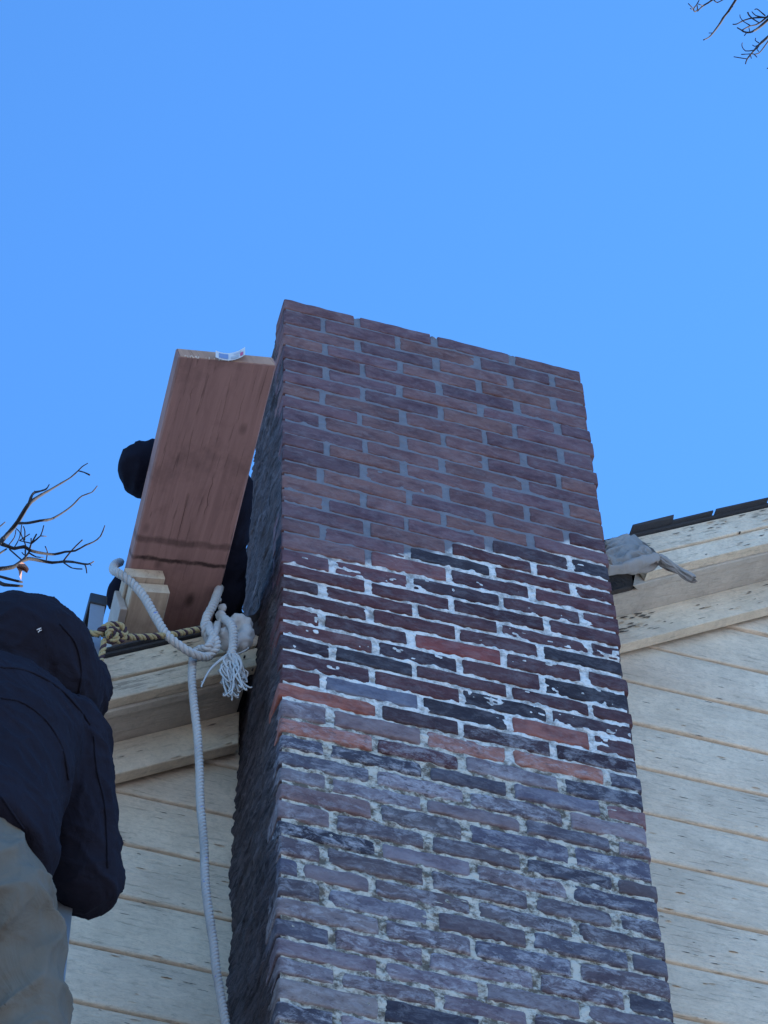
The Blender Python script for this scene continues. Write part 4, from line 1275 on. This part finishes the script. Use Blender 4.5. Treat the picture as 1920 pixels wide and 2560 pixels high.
    115, 113, -519, 147, 64, -540, 103, 33, -510, 68, -10, -482, 95, -56, -508, 59, -95, -481, 95, -66, -520, 138, -59, -560, 99, -20, -534, 162, 90,
    -128, 131, 50, -130, 159, 80, -167, 116, 70, -192, 159, 86, -213, 118, 108, -241, 171, 131, -250, 120, 99, -257, 169, 79, -235, 113, 82, -251, 79,
    32, -265, 58, 51, -313, 65, 7, -352, 97, 63, -348, 136, 65, -405, 137, 16, -366, 133, 50, -415, 122, 18, -472, 98, 71, -475, 118, 112, -434, 94, 74,
    -460, 97, 135, -455, 118, 81, -482, 173, 53, -498, 124, 41, -461, 107, -15, -447, 128, -61, -471, 79, -68, -441, 126, -72, -483, 168, -57, -522, 143,
    -12, -553, 166, 59, -219, 140, 14, -220, 169, 50, -255, 124, 47, -278, 170, 57, -287, 134, 86, -310, 181, 116, -315, 142, 78, -312, 189, 82, -285,
    130, 71, -293, 113, 12, -289, 97, 46, -341, 84, -10, -312, 128, 27, -328, 159, 25, -378, 125, -17, -403, 163, 18, -438, 104, 13, -423, 111, 69, -426,
    164, 95, -440, 120, 115, -472, 123, 123, -410, 134, 65, -439, 195, 58, -454, 145, 45, -418, 143, -13, -416, 157, -67, -433, 107, -40, -411, 152, -61,
    -444, 124, -57, -497, 143, 0, -507, 170, 32, -309, 149, -15, -310, 178, 19, -341, 135, 20, -366, 178, 36, -371, 147, 65, -382, 191, 98, -381, 164,
    55, -362, 203, 90, -336, 142, 70, -339, 153, 14, -315, 122, 14, -367, 128, -27, -326, 131, 5, -372, 187, -7, -352, 159, -49, -386, 156, 13, -390,
    145, 5, -449, 157, 57, -430, 161, 81, -485, 123, 80, -440, 170, 113, -415, 152, 59, -389, 209, 80, -409, 167, 46, -374, 189, -1, -405, 181, -54,
    -389, 138, -14, -384, 156, -13, -440, 163, -69, -468, 179, -11, -477, 167, -2, -393, 161, -47, -409, 175, -14, -424, 163, -10, -453, 159, 16, -457,
    175, 38, -445, 200, 69, -444, 194, 50, -409, 192, 87, -387, 166, 47, -380, 181, 48, -343, 169, 19, -351, 164, -4, -354, 161, -30, -364, 166, -18,
    -394, 200, -45, -420, 195, 0, -419, 194, -4, -463, 194, 24, -445, 165, 51, -451, 171, 69, -431, 186, 65, -405, 191, 82, -377, 197, 39, -380, 198, 39,
    -336, 160, 13, -364, 185, -17, -351, 188, -27, -377, 180, -31, -401, 164, -37, -429, 178, -1, -429, 206, -2, -425, 197, -59, -447, 210, 1, -451, 186,
    -34, -492, 189, 29, -489, 222, 49, -446, 189, 69, -490, 222, 45, -446, 237, 75, -398, 195, 37, -417, 228, 40, -369, 189, 19, -401, 213, -27, -381,
    177, -40, -423, 211, 9, -429, 250, -32, -429, 238, 22, -450, 226, -2, -504, 240, 39, -468, 188, 34, -499, 208, 33, -443, 208, 90, -449, 243, 80,
    -399, 213, 35, -428, 234, 26, -374, 192, 4, -404, 224, -35, -377, 204, -4, -420, 207, -62, -437, 187, -25, -479, 224, 6, -441, 248, -4, -460, 239,
    -59, -484, 248, 0, -486, 223, -36, -524, 230, 23, -516, 260, 60, -476, 222, 57, -523, 252, 72, -475, 275, 54, -422, 230, 25, -450, 265, 25, -402,
    224, 12, -441, 248, -35, -416, 213, -48, -465, 239, 8, -475, 288, -20, -463, 245, 2, -496, 228, 49, -521, 260, 2, -497, 231, 52, -516, 251, 20, -471,
    251, 85, -479, 284, 69, -428, 249, 31, -462, 278, 14, -411, 227, -3, -442, 254, -47, -418, 244, -4, -453, 238, -61, -470, 223, -19, -517, 266, 3,
    -479, 289, -4, -494, 282, -58, -521, 289, 1, -520, 262, -34, -558, 269, 22, -545, 300, 58, -508, 261, 56, -553, 293, 64, -502, 312, 34, -452, 266,
    13, -484, 302, 8, -438, 263, 9, -481, 285, -40, -455, 251, -59, -504, 268, 3, -521, 319, -18, -506, 270, -9, -537, 263, 46, -555, 303, 22, -515, 258,
    33, -551, 289, 15, -505, 292, 77, -510, 321, 58, -457, 286, 24, -494, 313, 7, -447, 262, -5, -483, 281, -58, -464, 285, -6, -487, 275, -62, -508,
    260, -15, -554, 304, 2, -514, 330, 1, -528, 326, -53, -559, 330, 4, -553, 303, -26, -594, 315, 5, -551, 342, 55, -542, 300, 35, -578, 334, 52, -531,
    348, 18, -483, 301, 4, -520, 336, -12, -473, 305, 5, -520, 325, -41, -495, 293, -64, -539, 295, -11, -566, 347, -19, -553, 292, -22, -578, 293, 34,
    -591, 334, 13, -552, 299, 51, -572, 326, 13, -538, 331, 71, -539, 358, 46, -489, 327, 15, -526, 346, -10, -479, 304, -7, -521, 305, -65, -513, 327,
    -10, -526, 308, -63, -549, 298, -12, -589, 342, 3, -549, 331, -15, -574, 371, -32, -599, 368, -9, -594, 353, 4, -608, 341, 19, -599, 370, 26, -585,
    354, 42, -573, 369, 19, -562, 367, 29, -536, 351, 6, -548, 346, -8, -529, 355, -20, -543, 347, -31, -554, 334, -40, -569, 341, -22, -580, 365, -26,
    -604, 328, -3, -586, 329, 12, -611, 356, 19, -590, 340, 35, -583, 352, 37, -566, 349, 25, -554, 343, 23, -533, 374, 2, -551, 336, -15, -528, 346,
    -18, -553, 336, -39, -558, 357, -34, -575, 340, -27, -589, 343, -19, -606, 362, 0, -592, 376, -1, -608, 397, -43, -638, 425, -5, -605, 391, 4, -650,
    382, 50, -622, 414, 4, -600, 403, 64, -602, 403, 2, -603, 424, 30, -545, 383, 15, -589, 398, -28, -548, 377, -5, -597, 404, -53, -580, 380, -43,
    -627, 407, -2, -605, 390, -24, -656, 398, -2, -608, 375, 19, -654, 405, 1, -610, 382, 56, -617, 408, 48, -565, 383, 7, -597, 403, 21, -546, 388, -1,
    -597, 396, -33, -552, 383, 0, -591, 388, -55, -582, 364, -46, -636, 399, -13, -605, 367, -22, -656, 403, 11, -616, 423, 8, -640, 434, -34, -674, 469,
    -8, -635, 435, 20, -669, 422, 67, -643, 433, 8, -645, 453, 63, -625, 449, -1, -627, 463, 37, -578, 425, 7, -615, 445, -39, -580, 428, -5, -624, 445,
    -58, -614, 432, -46, -667, 463, -5, -638, 441, -16, -690, 460, 1, -641, 436, 25, -686, 452, 6, -636, 433, 67, -642, 460, 47, -593, 435, 2, -624, 457,
    15, -572, 442, -1, -623, 452, -42, -585, 436, -3, -623, 432, -59, -620, 404, -45, -673, 444, -11, -642, 406, -16, -691, 446, 4, -647, 471, 10, -672,
    476, -25, -712, 515, -6, -677, 484, 40, -678, 433, 50, -690, 471, 7, -671, 501, 57, -649, 495, -6, -650, 492, 47, -614, 466, 0, -645, 478, -53, -617,
    476, -9, -653, 478, -64, -650, 484, -43, -700, 518, -11, -671, 498, -12, -722, 514, 2, -671, 497, 31, -713, 501, 17, -662, 482, 77, -664, 513, 46,
    -628, 488, 5, -652, 507, 10, -596, 503, -2, -650, 507, -48, -618, 492, -9, -658, 474, -62, -664, 444, -43, -708, 484, -11, -683, 441, -4, -724, 483,
    9, -680, 505, -11, -709, 528, -12, -742, 561, 6, -724, 484, 26, -729, 480, 36, -713, 496, 34, -695, 547, 41, -675, 533, 13, -678, 497, 8, -649, 506,
    -7, -673, 491, -31, -663, 518, -33, -684, 478, -37, -700, 541, -37, -719, 560, -14, -719, 566, -4, -744, 544, 7, -714, 566, 35, -727, 476, 30, -704,
    502, 40, -688, 567, 32, -671, 548, 14, -668, 513, 0, -649, 564, -9, -678, 533, -38, -667, 552, -26, -691, 502, -42, -708, 492, -28, -721, 517, -13,
    -729, 487, 4, -741, 511, 13, -717,]
RN = 31
crumple = random.Random(8)
rq = np.array(RAG_POINTS, dtype=float).reshape(-1, 3) / 4000.0 + np.array([1.0, 0.1, 9.6])
rq = rq + np.array([[0, crumple.uniform(-0.004, 0.004), crumple.uniform(-0.003, 0.003)] for _ in range(len(rq))])
RF = [(a * RN + b_, a * RN + b_ + 1, (a + 1) * RN + b_ + 1, (a + 1) * RN + b_) for a in range(RN - 1) for b_ in range(RN - 1)]
rag = mobj('tied_rag', rq.tolist(), RF, M['rag'], None, True)
md_ = rag.modifiers.new('thick', 'SOLIDIFY'); md_.thickness = 0.003; md_.offset = 0
md_ = rag.modifiers.new('sub', 'SUBSURF'); md_.levels = 2; md_.render_levels = 2
tag(rag, 'grey rag with a twisted tail tied over the rake right of the chimney', 'rag')

# torn roofing felt curling up beside the chimney foot
V = []; F = []
top_ = [at(607, 1556, 0.2), at(622, 1545, 0.19), at(640, 1532, 0.18), at(655, 1510, 0.17), at(664, 1490, 0.17)]
bot_ = [at(606, 1600, 0.24), at(622, 1598, 0.23), at(640, 1596, 0.22), at(655, 1592, 0.21), at(668, 1585, 0.21)]
for k in (0, 1):
    for a, b_ in zip(top_, bot_):
        for q in range(5): V.append(a.lerp(b_, q / 4) + Vector((0, 0.004 * k + 0.012 * math.sin(q * 1.3), 0)))
for i in range(4):
    for q in range(4):
        a = i * 5 + q
        F.append((a, a + 1, a + 6, a + 5)); F.append((25 + a, 25 + a + 5, 25 + a + 6, 25 + a + 1))
mobj('torn_felt', V, F, M['shingle'], house)


# ------------------------------------------------------------------ trees
def tree(label, trunk_pts, trunk_r, lines, Y, crop, limb_to, leaf=None, extra=None):
    root = empty('bare_tree', (trunk_pts[0][0], trunk_pts[0][1], 0), label, 'tree')
    mb = MB(); p = catmull(trunk_pts, 0.3)
    mb.tube(p, list(np.interp(np.linspace(0, 1, len(p)), [0, 0.05, 1], [trunk_r * 1.35, trunk_r, trunk_r * 0.45])), 14)
    mb.build('trunk', M['bark'], root, True)
    mb = MB(); ox, oy, sc = crop
    for li, (wd, pts) in enumerate(lines):
        dy = Y + 0.25 * mnoise.noise(Vector((li * 3.3, 0, 1)))
        q = []
        for i, (x, y) in enumerate(pts):
            yy = Y + 0.22 * mnoise.noise(Vector((x * 0.0016, y * 0.0016, 2)))
            q.append(at(ox + x * sc, oy + y * sc, yy))
        q = catmull(q, 0.03)
        d = (q[0] - CAM).length / FPX
        w0, w1 = wd
        rad = [max(1.15, (w0 + (w1 - w0) * i / (len(q) - 1)) * sc * 0.85 * (1 + 0.28 * mnoise.noise(Vector((i * 0.7, li, 0))))) * d for i in range(len(q))]
        mb.tube(q, rad, 6)
    for (pts, r0, r1) in limb_to:
        q = catmull(pts, 0.15)
        mb.tube(q, [r0 + (r1 - r0) * i / (len(q) - 1) for i in range(len(q))], 8)
    rr = random.Random(3)

    def grow(p, d, ln, r_, depth):
        n = 5; pts = [p]
        for i in range(n):
            d = (d + Vector((rr.gauss(0, 0.16), rr.gauss(0, 0.16), rr.gauss(0.03, 0.12)))).normalized()
            pts.append(pts[-1] + d * ln / n)
        mb.tube(pts, [r_ * (1 - 0.55 * i / n) for i in range(n + 1)], 6)
        if depth > 0:
            for i in range(2, n + 1):
                dd = (d + Vector((rr.gauss(0, 0.6), rr.gauss(0, 0.6), rr.gauss(0.1, 0.4)))).normalized()
                grow(pts[i], dd, ln * rr.uniform(0.5, 0.7), r_ * (1 - 0.55 * i / n) * 0.65, depth - 1)
    for (p0, d0, l0, r0) in (extra or ()):
        grow(Vector(p0), Vector(d0).normalized(), l0, r0, 2)
    mb.build('branches', M['bark'], root, True)
    return root


LB = [((48, 8), ((-60, 1310), (0, 1250), (120, 1120), (250, 960), (350, 790), (430, 690), (560, 600), (700, 520), (850, 430), (980, 350), (1080, 260), (1140, 200), (1215, 155))),
      ((9, 14), ((1080, 260), (1160, 280), (1240, 318))), ((26, 10), ((400, 710), (440, 600), (480, 560), (560, 540), (640, 510), (680, 450))), ((14, 10), ((465, 580), (480, 540))),
      ((26, 9), ((265, 985), (400, 980), (550, 950), (700, 930), (850, 850), (1000, 740), (1130, 610), (1265, 560), (1345, 470))),
      ((34, 10), ((-20, 1255), (100, 1300), (200, 1335), (330, 1310), (420, 1360), (560, 1395), (750, 1415), (900, 1380), (1040, 1365), (1180, 1290), (1290, 1245), (1390, 1165), (1450, 1015))),
      ((40, 12), ((-60, 1630), (0, 1615), (180, 1590), (300, 1510), (400, 1475), (550, 1500), (720, 1530), (870, 1515), (1000, 1520), (1170, 1550), (1240, 1545), (1295, 1515))),
      ((16, 12), ((870, 1515), (960, 1400), (1050, 1300), (1140, 1215))), ((12, 11), ((880, 1530), (1000, 1605), (1135, 1618))), ((14, 9), ((1170, 1550), (1190, 1600), (1200, 1675))), ((9, 9), ((1240, 1545), (1262, 1570))),
      ((22, 9), ((300, 1510), (400, 1390), (430, 1270), (560, 1160), (605, 1015))), ((10, 9), ((560, 1160), (640, 1165))), ((11, 13), ((430, 1270), (505, 1135))), ((10, 10), ((430, 1270), (430, 1190))),
      ((10, 9), ((640, 1495), (655, 1380), (625, 1305))), ((13, 9), ((410, 1400), (500, 1450), (600, 1455))),
      ((11, 9), ((110, 1300), (200, 1180), (220, 1080))), ((10, 9), ((200, 1315), (260, 1210), (280, 1120), (225, 1060))), ((12, 9), ((360, 1310), (330, 1220), (290, 1130), (300, 1010))), ((11, 9), ((340, 1220), (345, 1100), (325, 1030))),
      ((10, 9), ((270, 1225), (340, 1180), (410, 1135))), ((9, 10), ((270, 1225), (420, 1260))), ((14, 14), ((130, 1345), (250, 1450), (310, 1500))), ((13, 9), ((350, 1350), (345, 1430), (300, 1385))),
      ((34, 16), ((-60, 1705), (0, 1722), (180, 1770), (310, 1800))), ((40, 22), ((-60, 1790), (0, 1812), (60, 1835), (180, 1845), (310, 1855))), ((18, 14), ((-40, 1430), (0, 1400), (90, 1340))), ((14, 10), ((-30, 1060), (0, 1030), (70, 970)))]
YLT = 2.6
cropL = (0, 1130, 300 / 1659)
c0 = at(-10, 1130 + 1310 * cropL[2], YLT); c1 = at(-10, 1130 + 1630 * cropL[2], YLT); c2 = at(-10, 1130 + 1750 * cropL[2], YLT)
tl_ = tree('bare winter tree with dark twigs showing left of the plank', [(-6.2, 5.0, -0.2), (-6.1, 4.9, 3), (-5.9, 4.8, 6), (-5.6, 4.6, 9), (-5.5, 4.5, 12), (-5.6, 4.7, 15), (-5.5, 4.8, 18)], 0.27, LB, YLT, cropL,
           [([Vector((-5.55, 4.5, 10.4)), Vector((-3.6, 3.6, 11.6)), Vector((-1.8, 2.8, c1.z - 0.2)), c1], 0.09, 0.006), ([Vector((-3.6, 3.6, 11.6)), Vector((-2.2, 3.0, c0.z - 0.6)), Vector((-1.2, 2.7, c0.z - 0.15)), c0], 0.06, 0.007), ([Vector((-3.0, 3.3, 11.9)), Vector((-1.6, 2.8, c2.z - 0.1)), c2], 0.03, 0.006)],
           extra=[((-5.5, 4.5, 12), (-1, 0.4, 0.9), 3.2, 0.10), ((-5.6, 4.7, 14.5), (0.2, 1, 0.9), 3.0, 0.09), ((-5.6, 4.7, 9.5), (-0.8, -0.7, 0.8), 3.0, 0.09), ((-5.5, 4.8, 17.5), (-0.2, 0.3, 1), 2.6, 0.08), ((-5.6, 4.6, 8.5), (-0.3, 1, 0.6), 2.6, 0.08)])
# the one dead leaf still hanging on
V = []; F = []
outl = [(300, 1520), (345, 1545), (385, 1590), (400, 1620), (375, 1675), (340, 1640), (305, 1640), (300, 1700), (292, 1775), (270, 1720), (255, 1640), (225, 1590), (260, 1550)]
for k in (0, 1):
    for i, (x, y) in enumerate(outl): V.append(at(0 + x * cropL[2], 1130 + y * cropL[2], YLT - 0.05 + 0.03 * math.sin(i * 1.9) + 0.002 * k))
n = len(outl)
F = [tuple(range(n)), tuple(range(2 * n - 1, n - 1, -1))] + [(i, (i + 1) % n, n + (i + 1) % n, n + i) for i in range(n)]
mobj('dead_leaf', V, F, M['deadleaf'], tl_)

RB = [((10, 14), ((475, -40), (470, 0), (420, 90), (370, 160), (400, 205))), ((12, 12), ((400, 205), (440, 165), (430, 80))), ((12, 8), ((375, 155), (330, 110), (280, 60))), ((10, 8), ((360, 170), (315, 145))), ((14, 20), ((440, 190), (540, 100), (640, 40), (690, 0), (740, -40))), ((8, 10), ((455, 70), (540, 100))),
      ((26, 12), ((1130, -50), (1100, 0), (980, 190), (900, 290), (820, 420), (700, 580), (630, 650), (545, 690))), ((10, 8), ((700, 570), (640, 570))), ((14, 10), ((700, -20), (725, 0), (780, 45), (870, 0), (920, -20))),
      ((30, 14), ((1760, 260), (1659, 340), (1500, 480), (1350, 560), (1250, 550), (1200, 520), (1130, 480))), ((20, 12), ((1700, 230), (1659, 275), (1550, 370), (1450, 430), (1350, 450), (1220, 515))),
      ((18, 10), ((1659, 290), (1600, 300), (1450, 270), (1380, 200))), ((14, 10), ((1610, 270), (1540, 210), (1470, 155), (1430, 165))), ((18, 12), ((1590, 300), (1400, 310), (1250, 350), (1120, 415), (1050, 420))), ((10, 8), ((1220, 355), (1180, 300), (1175, 255))),
      ((12, 20), ((1500, 390), (1390, 320), (1330, 260), (1310, 215))), ((12, 8), ((1350, 440), (1250, 380), (1210, 350))), ((12, 10), ((1290, 565), (1250, 615))), ((10, 8), ((1345, 560), (1330, 480))),
      ((32, 12), ((1760, 560), (1659, 640), (1520, 760), (1420, 870), (1300, 1020), (1270, 1105))), ((18, 10), ((1720, 640), (1659, 720), (1500, 920), (1380, 930), (1200, 940))), ((12, 9), ((1400, 870), (1270, 880), (1210, 800), (1215, 740))), ((11, 9), ((1300, 1020), (1150, 995), (1065, 980))),
      ((11, 9), ((1500, 740), (1440, 700), (1445, 660))), ((11, 9), ((1520, 770), (1430, 800), (1390, 775))), ((10, 10), ((1410, 930), (1470, 990))), ((9, 9), ((1360, 960), (1370, 1010))), ((11, 9), ((1500, 800), (1470, 850), (1500, 890))), ((12, 9), ((1690, 1150), (1640, 1190)))]
YRT = 1.5
cropR = (1680, 0, 240 / 1659)
e1 = at(1680 + 1760 * cropR[2], 260 * cropR[2], YRT); e2 = at(1680 + 1760 * cropR[2], 560 * cropR[2], YRT); e3 = at(1680 + 1130 * cropR[2], -50 * cropR[2], YRT); e4 = at(1680 + 600 * cropR[2], -40 * cropR[2], YRT)
tx0 = Vector((8.6, -3.4, 11.0))
tree('bare tree reaching fine twigs into the top right of the sky', [(8.8, -3.6, -0.2), (8.8, -3.6, 4), (8.7, -3.5, 8), (8.6, -3.4, 11), (8.5, -3.2, 15), (8.6, -3.1, 19)], 0.25, RB, YRT, cropR,
     [([tx0, Vector((6.4, -1.6, 12.6)), Vector((4.4, 0.4, e1.z + 0.1)), e1], 0.09, 0.005), ([Vector((5.4, -0.6, 12.9)), Vector((3.9, 0.8, e2.z + 0.1)), e2], 0.04, 0.005), ([Vector((6.4, -1.6, 12.6)), Vector((4.4, 0.2, e3.z + 0.5)), Vector((3.2, 1.2, e3.z + 0.35)), e3], 0.04, 0.004), ([Vector((3.9, 0.6, e3.z + 0.55)), Vector((3.0, 1.3, e4.z + 0.4)), e4], 0.02, 0.003)],
     extra=[((8.5, -3.2, 14), (1, 0.3, 0.9), 3.0, 0.09), ((8.6, -3.4, 10), (0.6, -1, 0.8), 3.0, 0.09), ((8.6, -3.1, 18), (0.1, 0.2, 1), 2.6, 0.08), ((8.6, -3.2, 15.5), (0.2, 1, 0.9), 2.6, 0.08)])
